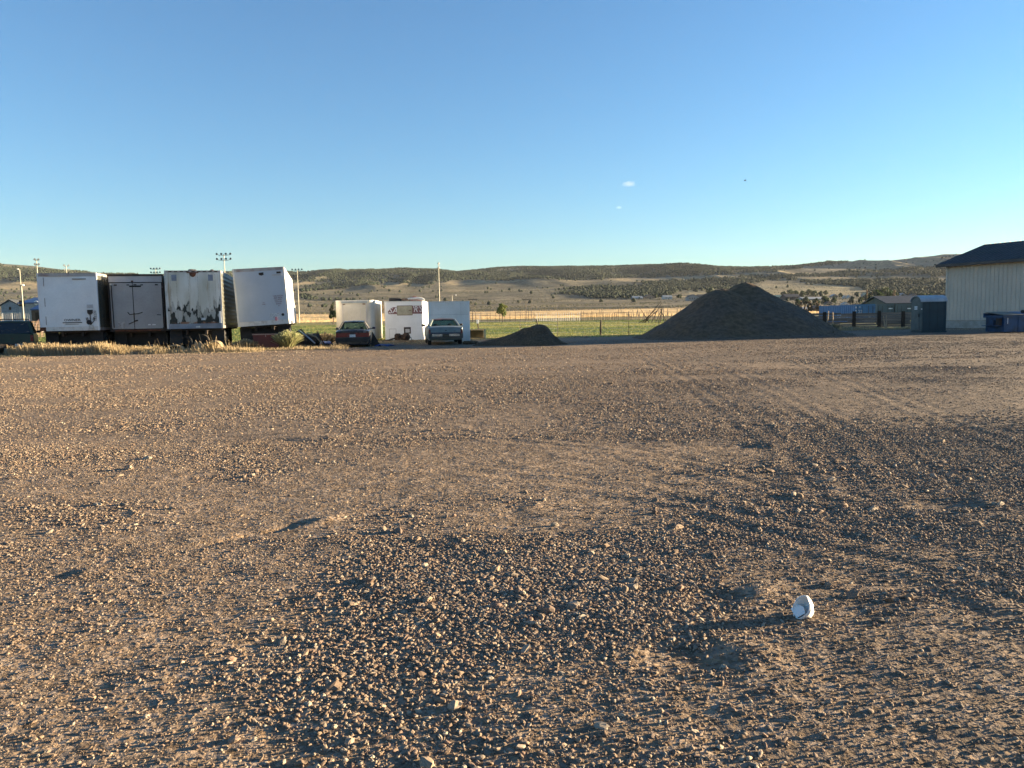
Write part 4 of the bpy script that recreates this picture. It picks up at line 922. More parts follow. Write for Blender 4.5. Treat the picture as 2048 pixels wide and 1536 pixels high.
# ------------------------------------------------------------------ shed, toilet, dumpster
SIDING = mat('cream_ribbed_siding', (.47, .41, .335), .6, .0, .05, .8, col2=(.41, .36, .30))
ROOFM = mat('dark_metal_roof', (.022, .021, .023), .75, .0, .1, 1.5)
TRIMM = mat('dark_roof_trim', (.03, .03, .035), .5)
SC = (gx(1891, 60.0), 60.0); srz = -math.degrees(math.atan2(5.96, 13.7))   # local -y runs towards the camera along the long wall
t = thing('metal_shed', 'cream ribbed metal shed with dark roof at the right edge', 'shed', (SC[0], SC[1], hz(*SC) - .05), 23.5)
LS, WS_, EV, RG, FD = 14.6, 10.2, 5.0, 6.55, .62
mb = MB()                                                # ribbed long wall facing -x, from y=0 to y=-LS
pts = []; y = 0.0
while y > -LS:
    pts += [(0, y), (0, y - .19), (-.035, y - .22), (-.035, y - .26), (0, y - .29)]; y -= .32
pts.append((0, -LS))
mb.loft([[(x, yy, z) for x, yy in pts] for z in (FD, EV)], cap=False, closed=False)
for yy in (0, -LS):
    mb.face([(0, yy, FD), (WS_, yy, FD), (WS_, yy, EV), (WS_ / 2, yy, RG), (0, yy, EV)])
mb.face([(WS_, 0, FD), (WS_, -LS, FD), (WS_, -LS, EV), (WS_, 0, EV)])
mb.build('wall', SIDING, t)
mb = MB(); mb.box(-.05, .09, -.06, .05, FD, EV); mb.build('corner_trim', mat('pale_trim', (.5, .49, .44), .5), t)
mb = MB(); mb.box(-.012, WS_ + .012, -LS - .012, .012, -.4, FD); mb.build('foundation', CONC, t)
mb = MB(); ov, sl = .55, (RG - EV) / (WS_ / 2)
for s_ in (0, 1):
    f = (lambda x: x) if s_ == 0 else (lambda x: WS_ - x)
    for (ya, yb) in [(.55 - k * .4, .55 - k * .4 - .4) for k in range(int((LS + 1.1) / .4) + 1)]:
        yb = max(yb, -LS - .55)
        if ya <= yb: continue
        a = [(f(-ov), ya, EV - ov * sl + .06), (f(WS_ / 2), ya, RG + .06), (f(WS_ / 2), yb, RG + .06), (f(-ov), yb, EV - ov * sl + .06)]
        mb.slab(a, (0, 0, .05)); mb.box(min(f(-ov), f(WS_ / 2)), max(f(-ov), f(WS_ / 2)), ya - .02, ya, 0, 0) if False else None
        r_ = [(f(-ov), ya - .03, EV - ov * sl + .112), (f(WS_ / 2), ya - .03, RG + .112), (f(WS_ / 2), ya, RG + .112), (f(-ov), ya, EV - ov * sl + .112)]
        mb.slab(r_, (0, 0, .03), 1)
ro = mb.build('roof', [ROOFM, mat('roof_rib', (.075, .072, .07), .5, .2)], t)
mb = MB(); mb.box(-ov - .03, -ov + .01, -LS - .56, .56, EV - ov * sl - .08, EV - ov * sl + .12); mb.slab([(-ov, .54, EV - ov * sl - .08), (WS_ / 2, .54, RG - .08), (WS_ / 2, .54, RG + .12), (-ov, .54, EV - ov * sl + .12)], (0, .03, 0)); mb.build('fascia', TRIMM, ro)
mb = MB()
for zz_ in (FD + .12, (FD + EV) / 2, EV - .3):
    for k in range(46): mb.box(-.042, -.034, -.24 - k * .32 - .012, -.24 - k * .32 + .012, zz_ - .012, zz_ + .012)
mb.build('screw_heads', LGREY, t)['kind'] = 'stuff'
mb = MB(); mb.box(-.045, .0, -LS, -.06, FD - .03, FD + .03); mb.build('base_trim', mat('base_trim', (.30, .27, .22), .6), t)
mb = MB(); mb.box(-ov, .0, -LS - .5, .5, EV - ov * sl - .06, EV - ov * sl - .04); mb.build('soffit', TRIMM, ro)

# portable toilet
PT = mat('dark_teal_plastic', (.018, .044, .056), .5, var=.06, scale=2, col2=(.014, .035, .047), spec=.4)
PD = mat('grey_teal_plastic', (.07, .10, .105), .5, var=.05)
PR = mat('pale_translucent_roof', (.34, .38, .42), .5, var=.05)
dT = 46.6; xT = gx(1842, dT)
t = thing('portable_toilet', 'dark teal portable toilet with an arched pale roof beside the shed', 'portable toilet', (xT, dT, hz(xT, dT)), 0)
D_, WT, HW = 1.48, 1.16, 1.92
mb = MB(); mb.box(.06, D_, 0, WT, .1, HW)
for x in (.06, .5, .98, D_ - .09): mb.box(x, x + .09, -.025, 0, .12, HW - .02)
for z in (.16, .52, 1.05, 1.55): mb.box(.15, D_ - .09, -.014, 0, z, z + .06)
mb.build('body', PT, t)
mb = MB(); mb.box(.0, D_ + .04, -.05, WT + .05, .0, .1); mb.build('skid_base', PT, t)
def arch(x0, x1, ov_, th, h, z0):
    r = []
    for x in (x0, x1):
        o = [(x, WT / 2 + (WT / 2 + ov_) * math.cos(math.pi * k / 14), z0 + h * math.sin(math.pi * k / 14)) for k in range(15)]
        i = [(x, WT / 2 + (WT / 2 + ov_ - th) * math.cos(math.pi * k / 14), z0 + (h - th) * math.sin(math.pi * k / 14)) for k in reversed(range(15))]
        r.append(o + i)
    return r
mb = MB(); mb.loft(arch(-.08, D_ + .05, .06, .05, .40, HW - .06)); mb.build('roof', PR, t, True)
mb = MB(); mb.slab([(.06, WT / 2 + (WT / 2) * math.cos(math.pi * k / 14), HW - .01 + .27 * math.sin(math.pi * k / 14)) for k in range(15)], (D_ - .08, 0, 0)); mb.build('roof_infill', PD, t)
mb = MB(); mb.box(-.02, .06, 0, .12, .1, HW - .02); mb.box(-.02, .06, WT - .12, WT, .1, HW - .02); mb.slab([(-.02, WT / 2 + (WT / 2 - .01) * math.cos(math.pi * k / 14), HW - .04 + .28 * math.sin(math.pi * k / 14)) for k in range(15)], (.08, 0, 0)); mb.build('door_frame', PD, t)
mb = MB(); mb.box(-.035, -.0, .14, WT - .14, .14, HW + .08); mb.box(-.05, -.034, .24, WT - .26, .25, 1.25); do = mb.build('door', PD, t)
mb = MB(); mb.box(-.06, -.036, .42, .72, 1.52, 1.60); mb.box(-.06, -.036, .42, .72, 1.40, 1.48); split_build(mb, 'notice_sticker', WHITE, do)
mb = MB(); mb.box(-.075, -.036, .18, .24, .95, 1.15); mb.build('handle', DARK, do)
mb = MB(); mb.box(-.04, .02, -.03, .0, 1.40, 1.46); mb.build('latch', WHITE, t)

# dumpster
DB = mat('blue_painted_steel', (.018, .060, .145), .5, .1, .15, 2.5, col2=(.02, .035, .055), c2f=.55)
dD = 43.6; xD = gx(2006, dD)
t = thing('dumpster', 'blue steel dumpster with rusty fork pocket in front of the shed', 'dumpster', (xD, dD, hz(xD, dD)), 6)
mb = MB(); Ld, Wd, Hd = 2.6, 1.45, .96
b = [(0, 0), (Ld, 0), (Ld, Wd), (0, Wd)]
mb.loft([[(x + (.05 if x == 0 else 0), y, z) for x, y in b] for z in (.05, Hd)], cap=False)
mb.loft([[(x + (.08 if x == 0 else -.03), y + (.03 if y == 0 else -.03), z) for x, y in b] for z in (Hd, .08)], cap=False)
mb.face([(0, 0, .06), (0, Wd, .06), (Ld, Wd, .06), (Ld, 0, .06)])
for x in (.9, 1.8): mb.box(x, x + .09, -.03, 0, .05, Hd)
mb.build('bin', DB, t)
mb = MB(); mb.box(-.08, Ld + .05, -.07, .02, Hd - .10, Hd + .02); mb.box(-.08, .02, .02, Wd, Hd - .10, Hd + .02); mb.box(-.08, Ld + .05, Wd, Wd + .07, Hd - .10, Hd + .16); mb.build('rim', DB, t)
mb = MB(); mb.box(-.22, .04, .55, .75, .40, .72); mb.box(-.22, .04, .15, Wd, .38, .42); mb.box(-.16, .0, .12, .4, .42, .82, 1); mb.build('fork_pocket', [DB, DARK], t)
for (x0, x1, m_, nm) in ((.0, 1.25, mat('dirty_lid', (.10, .085, .06), .7, var=.3, scale=4, col2=(.25, .2, .15), c2f=.58), 0), (1.3, 2.6, DB, 1)):
    mb = MB(); mb.slab([(x0, -.02, Hd + .025), (x1, -.02, Hd + .025), (x1, Wd, Hd + .20), (x0, Wd, Hd + .20)], (0, 0, .03)); mb.build('lid', m_, t)
mb = MB(); mb.ball((1.75, .7, Hd + .22), .12); mb.ball((2.2, .7, Hd + .24), .12); split_build(mb, 'lid_knob', DARK, t)
mb = MB(); mb.box(.24, .27, -.02, 0, .50, .84); mb.build('white_strip', WHITE, t)
for x in (.3, 2.2): mb = MB(); mb.box(x, x + .25, .1, .3, -.01, .06); split_build(mb, 'foot', DARK, t)

# ------------------------------------------------------------------ fences and posts
def plank_fence():
    d0, d1 = 63.5, 61.0; x0, x1 = gx(1560, d0), gx(1836, d1)
    t = thing('plank_fence', 'weathered grey horizontal plank fence with leaning boards between heap and toilet', 'fence', (x0, d0, hz(x0, d0)), 0)
    L_ = math.hypot(x1 - x0, d1 - d0); t.rotation_euler.z = math.atan2(d1 - d0, x1 - x0)
    r = random.Random(4)
    for row in range(7):
        s_ = -.2
        while s_ < L_:
            ln = r.uniform(2.2, 3.2); z = .10 + row * .17 + r.uniform(-.03, .03); e = min(s_ + ln, L_)
            mb = MB(); hgt = r.uniform(.150, .172); tl = r.uniform(-.015, .015)
            mb.slab([(s_, -.02 - .02 * (row % 2), z), (e, -.02 - .02 * (row % 2), z + tl), (e, -.02 - .02 * (row % 2), z + hgt + tl), (s_, -.02 - .02 * (row % 2), z + hgt)], (0, .035, 0))
            mb.build('plank', WOODR if (row == 6 and s_ < 2) else (WOOD if r.random() < .7 else WOOD2), t); s_ = e + .01
    for px in (1609, 1648, 1707, 1757, 1805, 1832):
        dd = d0 + (d1 - d0) * (px - 1560) / 276; xx = gx(px, dd); q = math.hypot(xx - x0, dd - d0)
        mb = MB(); mb.box(q - .13, q + .13, -.16, -.06, -.2, 1.38 + r.uniform(-.05, .08)); mb.build('post', WOODK, t)
WOOD2 = mat('brown_grey_plank', (.21, .165, .13), .9, var=.3, scale=3, col2=(.12, .095, .075), stretch=(.3, 3, 8))
WOODR = mat('reddish_plank', (.14, .055, .035), .9, var=.25, scale=3, stretch=(.3, 3, 8))
WOODK = mat('dark_post', (.04, .028, .02), .9, var=.3, scale=5)
plank_fence()
def pole_thing(name, label, cat, p0, p1, r, m, group=None, r1=None, n=6):
    a = Vector(p0); mb = MB(); q = Vector(p1) - a; mid = q * .5 + Vector((r * .4, 0, 0))
    mb.tube([(0, 0, 0), mid, q], [r, r * .9, r1 or r * .7], n); o = mb.build(name, m, None, True, a); return tag(o, label, cat, group)
g2 = 'pale poles leaning on the plank fence'
for (px0, y0, px1, y1, lab) in ((1652, 652, 1657, 622, 'bent pale pole leaning at the left of the plank fence'), (1665.5, 655, 1665.5, 624, 'straight pale pole standing in weeds before the plank fence'),
                                (1771, 652, 1766, 632, 'thin pale stick leaning left on the fence near the toilet'), (1772.5, 650, 1772.5, 629, 'upright pale stick on the fence near the toilet')):
    a = P(px0, y0, 60.7); b = P(px1, y1, 61.0); a.z = max(a.z, hz(a.x, a.y) - .05) if y0 < 650 else hz(a.x, a.y) - .05
    pole_thing('leaning_pole', lab, 'pole', a, b, .05, PALEW, g2)
# wire fence in front of the field
t = thing('wire_fence', 'wire fence with thin uneven posts along the near side of the green field', 'fence', (0, 55, hz(0, 55)), 0)
wf = [(958, 640, 58, .055, -2.0), (1040.5, 639, 58, .022, 0), (1080, 638, 57, .05, -5.5), (1115, 641, 56, .022, .8), (1201, 640.5, 55.5, .075, .8), (1257.5, 643, 55.5, .022, 0), (1318, 640, 55.5, .03, 0), (1390, 640, 56, .03, 0)]
wire = []
for (px, yt, d, r, ln) in wf:
    x = gx(px, d); zb = hz(x, d) - hz(0, 55); zt = topz(px, yt, d) - hz(0, 55); h = zt - zb
    mb = MB(); mb.tube([(x, d - 55, zb - .1), (x + ln * .02, d - 55, (zb + zt) / 2), (x + ln * .05, d - 55, zt)], [r, r * .9, r * .8], 6)
    po = mb.build('post', WOODK if r > .04 else DARK, t)
    if px in (958,): mb = MB(); mb.box(x + ln * .05 - .07, x + ln * .05 + .09, d - 55.1, d - 54.9, zt - .25, zt + .02); mb.build('white_cap', WHITE, po)
    wire.append((x, d - 55, zb, h))
for k in range(4):
    mb = MB()
    for a, b in zip(wire[:-1], wire[1:]):
        mb.tube([(a[0], a[1], a[2] + a[3] * (.25 + .22 * k)), ((a[0] + b[0]) / 2, (a[1] + b[1]) / 2, (a[2] + b[2]) / 2 + a[3] * (.22 + .22 * k)), (b[0], b[1], b[2] + b[3] * (.25 + .22 * k))], .008, 4)
    mb.build('wire', GALV, t)
def post_row(name, label, px0, px1, d0, d1, n, h, r, m, rail=None, seed=1, jit=0.0, railm=None, group=None, lean=0, hv=.0, y0=None):
    rr = random.Random(seed); x0 = gx(px0, d0); t = thing(name, label, 'fence', (x0, d0, hz(x0, d0)), 0, group); zb0 = hz(x0, d0); P_ = []
    for i in range(n):
        f = (i + rr.uniform(-jit, jit)) / max(1, n - 1); d = d0 + (d1 - d0) * f; x = gx(px0 + (px1 - px0) * f, d); z = hz(x, d) - zb0; hh = h * (1 + rr.uniform(-hv, hv))
        mb = MB(); l = rr.uniform(-lean, lean); mb.tube([(x - x0, d - d0, z - .1), (x - x0 + l, d - d0, z + hh)], [r, r * .8], 5); mb.build('post', m, t); P_.append((x - x0, d - d0, z, l, hh))
    for k in rail or ():
        mb = MB(); mb.tube([(p[0] + p[3] * k, p[1], p[2] + h * k) for p in P_], r * .7, 4); mb.build('rail', railm or m, t)
    return t
YELW = mat('pale_yellow_pipe', (.55, .45, .22), .6); WPOST = mat('white_post', (.62, .60, .54), .7, var=.15)
post_row('pipe_rail_fence', 'pale yellow rail fence across the sports field left of the cream box', 580, 676, 190, 185, 7, 1.5, .07, YELW, (.98, .1), railm=YELW)
post_row('pipe_rail_fence', 'grey pipe rail fence with mesh behind the white box bodies', 735, 960, 175, 165, 9, 1.5, .05, GALV, (1, .5))
post_row('corral_fence', 'dark rail corral fence around the young tree', 935, 1068, 150, 148, 15, 1.7, .05, DARK, (1, .72, .42, .15), 3, .25, hv=.15)
post_row('picket_fence', 'row of pale upright pickets at the far side of the green field', 1068, 1162, 148, 146, 26, 1.45, .06, WPOST, (.8,), 5, .2, hv=.12, railm=DARK)
post_row('brush_fence', 'rough fence of thin dark stakes right of the pale pickets', 1162, 1262, 146, 142, 34, 1.55, .045, WOODK, (.9, .45), 6, .4, hv=.3, lean=.12)
post_row('brush_fence', 'tangled leaning stakes beside the gravel heap beyond the field', 1256, 1400, 140, 128, 46, 1.5, .07, WOOD2, (.35,), 7, .5, hv=.4, lean=.35)
post_row('irrigation_line', 'long thin wheel line pipe crossing the straw field', 935, 1340, 330, 300, 12, 1.3, .06, DARK, (1,), 8)
gP = 'heaps of leaning wooden poles'
for hx, hd, lab, st in ((1296, 112, 'heap of long dark poles leaning right beside the brush fence', [(-.6, 0, 1.9, 3.1), (-.9, .1, 1.2, 2.0), (-.5, .3, 1.5, 1.9), (.2, 0, -1.2, 2.2), (.5, .2, 2.0, 2.9), (-1.5, 0, -.1, .6)]),
                        (1322, 112, 'crossed dark poles in a small cone shape left of the gravel heap', [(-.8, 0, .3, 2.2), (.9, .1, -.2, 2.1), (0, .4, .1, 2.3), (-.4, -.3, .2, 2.0), (.5, -.3, 0, 1.9)])):
    x = gx(hx, hd); g = hz(x, hd); t = thing('pole_heap', lab, 'pole heap', (x, hd, g), 0, gP)
    for (x0, y0, x1, z1) in st:
        mb = MB(); mb.tube([(x0, y0, -.05), ((x0 + x1) / 2, y0 * .6, z1 * .52), (x1, y0 * .2, z1)], [.06, .05, .035], 6); mb.build('pole', WOODK, t, True)
pole_thing('leaning_post', 'single dark leaning post above the right flank of the gravel heap', 'post', P(1606, 626, 59), P(1611, 609, 59), .07, WOODK)

# ------------------------------------------------------------------ containers and workshop behind the plank fence
def container(label, px0, px1, d, ytop, L_, m, mark=None, H_=2.59):
    x0 = gx(px0, d); x1 = gx(px1, d); w = x1 - x0; zt = topz((px0 + px1) / 2, ytop, d); z0 = zt - H_
    t = thing('shipping_container', label, 'container', ((x0 + x1) / 2, d, z0), 2.5)
    W = w / 2; mb = MB()
    for sx in (-1, 1):
        ys = np.arange(.15, L_ - .1, .14); rows = [[(sx * (W - .03 + (.03 if (i // 2) % 2 else 0)), y, z) for i, y in enumerate(ys)] for z in (.15, H_ - .12)]; mb.loft(rows, cap=False, closed=False)
    mb.face([(-W, .1, H_ - .03), (W, .1, H_ - .03), (W, L_, H_ - .03), (-W, L_, H_ - .03)]); mb.face([(-W + .03, L_, .1), (W - .03, L_, .1), (W - .03, L_, H_), (-W + .03, L_, H_)])
    mb.build('container_body', m, t)
    mb = MB()
    for sx in (-1, 1): mb.box(min(sx * W, sx * (W - .14)), max(sx * W, sx * (W - .14)), -.02, .14, 0, H_); mb.box(min(sx * W, sx * (W - .1)), max(sx * W, sx * (W - .1)), .14, L_, H_ - .12, H_ - .01); mb.box(min(sx * W, sx * (W - .1)), max(sx * W, sx * (W - .1)), .14, L_, 0, .15)
    mb.box(-W + .14, W - .14, -.015, .1, H_ - .14, H_); mb.box(-W + .14, W - .14, -.015, .1, 0, .15); mb.build('frame', m, t)
    for sx in (-1, 1):
        mb = MB(); mb.box(min(sx * .01, sx * (W - .15)), max(sx * .01, sx * (W - .15)), .03, .09, .16, H_ - .15); do = mb.build('door', m, t)
        for x in (.35, .85): mb = MB(); mb.tube([(sx * x, .0, .2), (sx * x, .0, H_ - .2)], .022, 5); mb.build('lock_rod', DARK, do)
    return t, W, H_
BLU = mat('blue_container_paint', (.045, .16, .34), .5, .1, .08, 1.2, col2=(.035, .12, .26))
GRC = mat('grey_container_paint', (.085, .12, .135), .55, .1, .08, 1.2)
t, W, H_ = container('long blue shipping container with white lettering behind the plank fence', 1710.5, 1749.5, 88, 608.5, 11.5, BLU)
t.rotation_euler.z = math.radians(-2)
mb = MB(); text_into(mb, '22', .5, Matrix.Translation((-.55, .02, 1.75)) @ FACE); mb.ball((-.62, .02, 2.28), .10, sy=.15); mb.box(.35, .62, .0, .025, .95, 1.6); text_into(mb, 'ICU', .34, Matrix.Translation((.55, .02, .95)) @ FACE); mb.build('door_marking', mat('faded_white_mark', (.42, .48, .55), .7), t)
mb = MB(); text_into(mb, 'NUTT', .95, Matrix.Translation((-W - .012, 3.6, 1.15)) @ Matrix.Rotation(math.radians(-90), 4, 'Z') @ FACE, wx=1.3); mb.build('side_lettering', WHITE, t)
for k in range(4): mb = MB(); mb.box(-W + .02, -W + .10, -.03, -.018, .95 + k * .4, 1.15 + k * .4); split_build(mb, 'corner_mark', WHITE, t)
t, W, H_ = container('grey shipping container with a small white plate, next to the blue one', 1752.5, 1787, 97, 608, 6, GRC); t.rotation_euler.z = 0
mb = MB(); mb.box(.45, .95, -.0, .02, 1.95, 2.08); mb.build('white_plate', WHITE, t)
t, W, H_ = container('grey shipping container partly hidden by the portable toilet', 1790, 1826, 97, 608, 6, GRC); t.rotation_euler.z = 0
mb = MB(); mb.box(.35, .85, -.0, .02, 1.95, 2.08); mb.build('white_plate', WHITE, t)

def gdep(px, yb):
    ds = np.linspace(240, 2900, 500); z = H((px - 1024) / 1536 * ds, ds); yi = hyz(px) - (z - CH) * 1536 / ds
    k = np.nonzero(yi <= yb)[0]; return float(ds[k[0]]) if len(k) else 2900.0
def house(name, label, cat, px0, px1, yt, yb, d, wallm, roofm, roofh=.45, gable='side', depth=None, win=3, group=None, rz=0, door=True):
    if d > 250: d = gdep((px0 + px1) / 2, yb)
    x0, x1 = gx(px0, d), gx(px1, d); zt, zb = topz((px0 + px1) / 2, yt, d), topz((px0 + px1) / 2, yb, d)
    xc = (x0 + x1) / 2; w = x1 - x0; Hh = max(zt - zb, 2.2); dep = depth or w * .7; he = Hh * (1 - roofh)
    t = thing(name, label, cat, (xc, d, zb), rz, group); W = w / 2
    mb = MB(); mb.box(-W, W, 0, dep, -2.5, he)
    if gable == 'front': mb.slab([(-W, 0, he - .001), (W, 0, he - .001), (0, 0, Hh - .1)], (0, dep, 0))
    else: mb.slab([(-W, 0, he - .001), (-W, dep, he - .001), (-W, dep / 2, Hh - .1)], (w, 0, 0))
    mb.build('wall', wallm, t)
    o = min(.5, w * .05); mb = MB()
    if gable == 'front':
        sl = (Hh - he) / W
        for s_ in (-1, 1): mb.slab([(s_ * (W + o), -o, he - o * sl), (s_ * (W + o), dep + o, he - o * sl), (0, dep + o, Hh), (0, -o, Hh)], (0, 0, .18))
    else:
        sl = (Hh - he) / (dep / 2)
        for a, b in ((-o, dep / 2), (dep + o, dep / 2)): mb.slab([(-W - o, a, he - o * sl), (W + o, a, he - o * sl), (W + o, b, Hh), (-W - o, b, Hh)], (0, 0, .18))
    ro = mb.build('roof', roofm, t)
    for i in range(win):
        x = -W + w * (i + .7) / (win + .4); mb = MB(); s_ = min(.5, w * .05); mb.box(x - s_, x + s_, -.05, .02, he * .42, he * .8); wi = mb.build('window', DGLASS, t)
    if door: mb = MB(); mb.box(W * .1 - .5, W * .1 + .5, -.06, .02, -.2, min(2.1, he * .75)); mb.build('door', WOODK, t)
    return t
WGR = mat('khaki_wall', (.15, .145, .12), .8); RGR = mat('slate_grey_roof', (.055, .062, .068), .7, var=.06)
house('workshop', 'long low workshop with slate grey roof behind the grey containers', 'building', 1774, 1850, 598, 619, 128, WGR, RGR, .55, 'side', 9, 2)
HW_ = mat('house_white', (.55, .54, .5), .7); HT = mat('house_tan', (.34, .24, .16), .8); HG = mat('house_grey', (.28, .28, .27), .8); HO = mat('house_orange_tan', (.42, .25, .15), .8); HD = mat('house_dark_brown', (.09, .065, .05), .8)
RB = mat('brown_roof', (.10, .07, .055), .8); RP = mat('pale_roof', (.36, .37, .36), .6); RD = mat('dark_roof', (.045, .045, .05), .7); RGN = mat('green_roof', (.12, .20, .17), .6)
gh = 'houses scattered in the valley below the hills'
HS = [('pale roofed house, farthest left of the valley houses', 1266, 1286, 592, 599, 1050, HG, RP, .6, 'side'), ('house with a tan gable beside the pale roofed house', 1287, 1310, 589, 598, 1020, HT, RB, .55, 'front'),
      ('white house between the tan gable and the window fronted house', 1327, 1345, 590.5, 599, 1000, HW_, RP, .4, 'side'), ('two storey light grey house with rows of windows left of the gravel heap', 1376, 1398, 589, 602, 900, HG, RD, .35, 'front'),
      ('long dark roofed house touching the left flank of the gravel heap', 1397, 1424, 588.5, 600, 930, HD, RD, .6, 'side'), ('pale green roofed house right of the gravel heap', 1551, 1568, 590, 597, 980, HG, RGN, .5, 'side'),
      ('long dark barn with a bright yellow lit end wall', 1570, 1600, 588, 600, 900, HD, RD, .45, 'side'), ('very long low building with pale roof in the valley', 1606, 1652, 594, 600, 950, HG, RP, .6, 'side'),
      ('small tan house above the blue container', 1663, 1676, 588.5, 595.5, 1100, HT, RP, .5, 'front'), ('white twin gabled house, left gable', 1686, 1693, 591, 597.5, 1050, HW_, RP, .5, 'front'),
      ('white twin gabled house, right gable', 1694, 1701.5, 590.5, 597.5, 1045, HW_, RP, .5, 'front'), ('small pale house beside the dark tree clump', 1726, 1739, 586, 594, 1100, HG, RGN, .5, 'side'),
      ('low brown house below the dark tree clump', 1738, 1758, 598, 604, 700, HT, RB, .5, 'side'), ('pale hip roofed house above the workshop roof', 1797, 1815, 586.5, 595, 900, HG, RP, .6, 'front'),
      ('orange tan house above the workshop roof', 1820, 1838, 587.5, 596, 880, HO, RB, .5, 'front'), ('orange tan house showing beside the shed wall', 1872, 1886, 591, 598, 860, HO, RP, .5, 'front'),
      ('small white gable just above the blue container roof', 1685, 1699, 604.5, 611, 420, HW_, RP, .6, 'front'), ('brown house left of the blue container above the fence', 1651, 1664, 603, 611, 480, HT, RB, .5, 'front'),
      ('dark house with white end wall behind the leaning post', 1626, 1645, 611, 622, 330, HD, RD, .5, 'side'), ('low white building behind the bare bushes by the heap', 1600, 1622, 614, 622, 300, HW_, RP, .4, 'side')]
for (lab, a, b, yt, yb, d, wm, rm, rh, g_) in HS: house('valley_house', lab, 'house', a, b, yt, yb, d, wm, rm, rh, g_, win=2 if b - a < 20 else 4, group=gh, rz=8)

# ------------------------------------------------------------------ sports ground on the left
WG = mat('dull_white_wall', (.33, .34, .36), .8); BR = mat('blue_roof', (.035, .09, .22), .5)
house('clubhouse', 'pale building with a dark blue roof beside the left trailer', 'building', 43, 96, 602, 622, 128, WG, BR, .42, 'side', 9, 0, door=False)
cb = COL.objects['clubhouse']; 
mb = MB()
for (a, b, c_) in ((2.0, .75, 0), (2.9, .8, 0)): mb.tube([(a - 1.4, -.05, 1.35), (a - 1.4, .0, 1.35)], .38 * b / .78, 12)
mb.build('white_sign', WHITE, cb); mb = MB(); mb.box(-2.2, -1.3, -.04, 0, .8, 1.8); mb.build('window', DGLASS, cb)
house('announcer_hut', 'grey low gabled building behind the tall mesh backstop', 'building', 6, 42, 608, 626, 135, WG, RGR, .4, 'front', 8, 1, door=False)
house('concession_stand', 'dark low shed with blue eave under the clubhouse', 'building', 66, 92, 623, 640, 118, HD, BR, .3, 'side', 4, 0)
t = post_row('mesh_backstop', 'tall wire mesh backstop frame at the left edge', -30, 46, 112, 110, 5, 3.1, .05, GALV, (1, .55, .1))
mb = MB(); x0 = gx(-30, 112); x1 = gx(44, 110)
for k in range(26): q = (x1 - x0) * k / 25; mb.tube([(q, -.05, 0), (q, -.05, 3.0)], .011, 4)
for k in range(14): mb.tube([(0, -.05, .2 + k * .2), (x1 - x0, -.05, .2 + k * .2)], .009, 4)
mb.build('mesh', GALV, t)
post_row('bar_fence', 'fence of tall upright metal bars behind the green wagon', 20, 88, 92, 90, 26, 1.9, .035, mat('tan_bars', (.35, .25, .18), .6), (1, .1), 9, .15)
post_row('steel_fence', 'dark low fence of thin bars along the clubhouse yard', -30, 92, 84, 82, 34, 1.15, .02, DARK, (1, .1), 10, .1)
t = thing('bleachers', 'small white and red framed bleachers between the bar fence and clubhouse', 'bleachers', (gx(62, 105), 105, hz(gx(62, 105), 105)), 0)
for k in range(4): mb = MB(); mb.box(-1.1, 1.6, k * .5, k * .5 + .3, .4 + k * .38, .45 + k * .38); mb.build('bench', GALV, t)
for x in (-1.0, .2, 1.4):
    mb = MB(); mb.tube([(x, 0, 0), (x, 1.6, 2.1), (x, 1.6, 0)], .04, 5); mb.build('frame', REDINK, t)
# light poles
POLEM = mat('galvanised_pole', (.36, .34, .28), .6, .1, .05, 1); LH = mat('lamp_housing', (.10, .11, .12), .5, .4)
gl = 'sports field floodlight poles'
def flood(label, px, ytop, d, rows, n, wid, yaw=0, arm_drop=.0):
    x = gx(px, d); g = hz(x, d); h = topz(px, ytop, d) - g
    t = thing('floodlight_pole', label, 'floodlight', (x, d, g), yaw, gl)
    mb = MB(); mb.tube([(0, 0, -.2), (0, 0, h * .5), (0, 0, h)], [.17, .13, .08], 8); mb.build('pole', POLEM, t, True)
    for r_ in range(rows):
        z = h - .15 - r_ * 1.05
        mb = MB(); pts = [(-wid, 0, z + .12), (-wid * .75, 0, z - .05), (0, 0, z - .18), (wid * .75, 0, z - .05), (wid, 0, z + .12)]; mb.tube(pts, .05, 5); ao = mb.build('crossarm', LH, t)
        for i in range(n):
            xx = -wid + 2 * wid * i / (n - 1); k = MB()
            k.loft([[(xx + rr * math.cos(a), yy - .05, z + .18 + rr * math.sin(a)) for a in np.linspace(0, 2 * math.pi, 9)[:-1]] for rr, yy in ((.07, .22), (.18, .08), (.24, -.12), (.21, -.16))]); k.build('floodlight_head', LH, ao)
    return t
flood('tall floodlight pole with eight lamps between the stained and the leaning trailers', 455, 508, 165, 2, 4, 1.45)
flood('floodlight top with eight lamps showing above the grey swing door trailer', 318, 537, 215, 2, 4, 1.25)
flood('floodlight pole with one row of lamps right of the leaning trailer', 599, 539, 215, 1, 4, 1.35)
flood('floodlight pole seen edge on behind the cream and plain white boxes', 880, 527, 190, 2, 2, .22, 70)
flood('floodlight seen side on above the left corner of the first trailer', 83, 519, 170, 2, 2, .35, 40)
flood('floodlight seen side on above the middle of the first trailer roof', 141, 531, 190, 2, 2, .5, 50)
def street(label, px, ytop, d, arm=-1.4, h=None):
    x = gx(px, d); g = hz(x, d); hh = topz(px, ytop, d) - g; t = thing('street_lamp', label, 'street lamp', (x, d, g), 0)
    mb = MB(); mb.tube([(0, 0, 0), (0, 0, hh)], [.12, .07], 7); mb.build('pole', POLEM, t, True)
    mb = MB(); mb.tube([(0, 0, hh - .1), (arm * .6, 0, hh + .05), (arm, 0, hh)], .035, 5); ao = mb.build('arm', POLEM, t); mb = MB(); mb.ball((arm, 0, hh - .02), .22, sz=.6); mb.build('lamp_head', WHITE, ao)
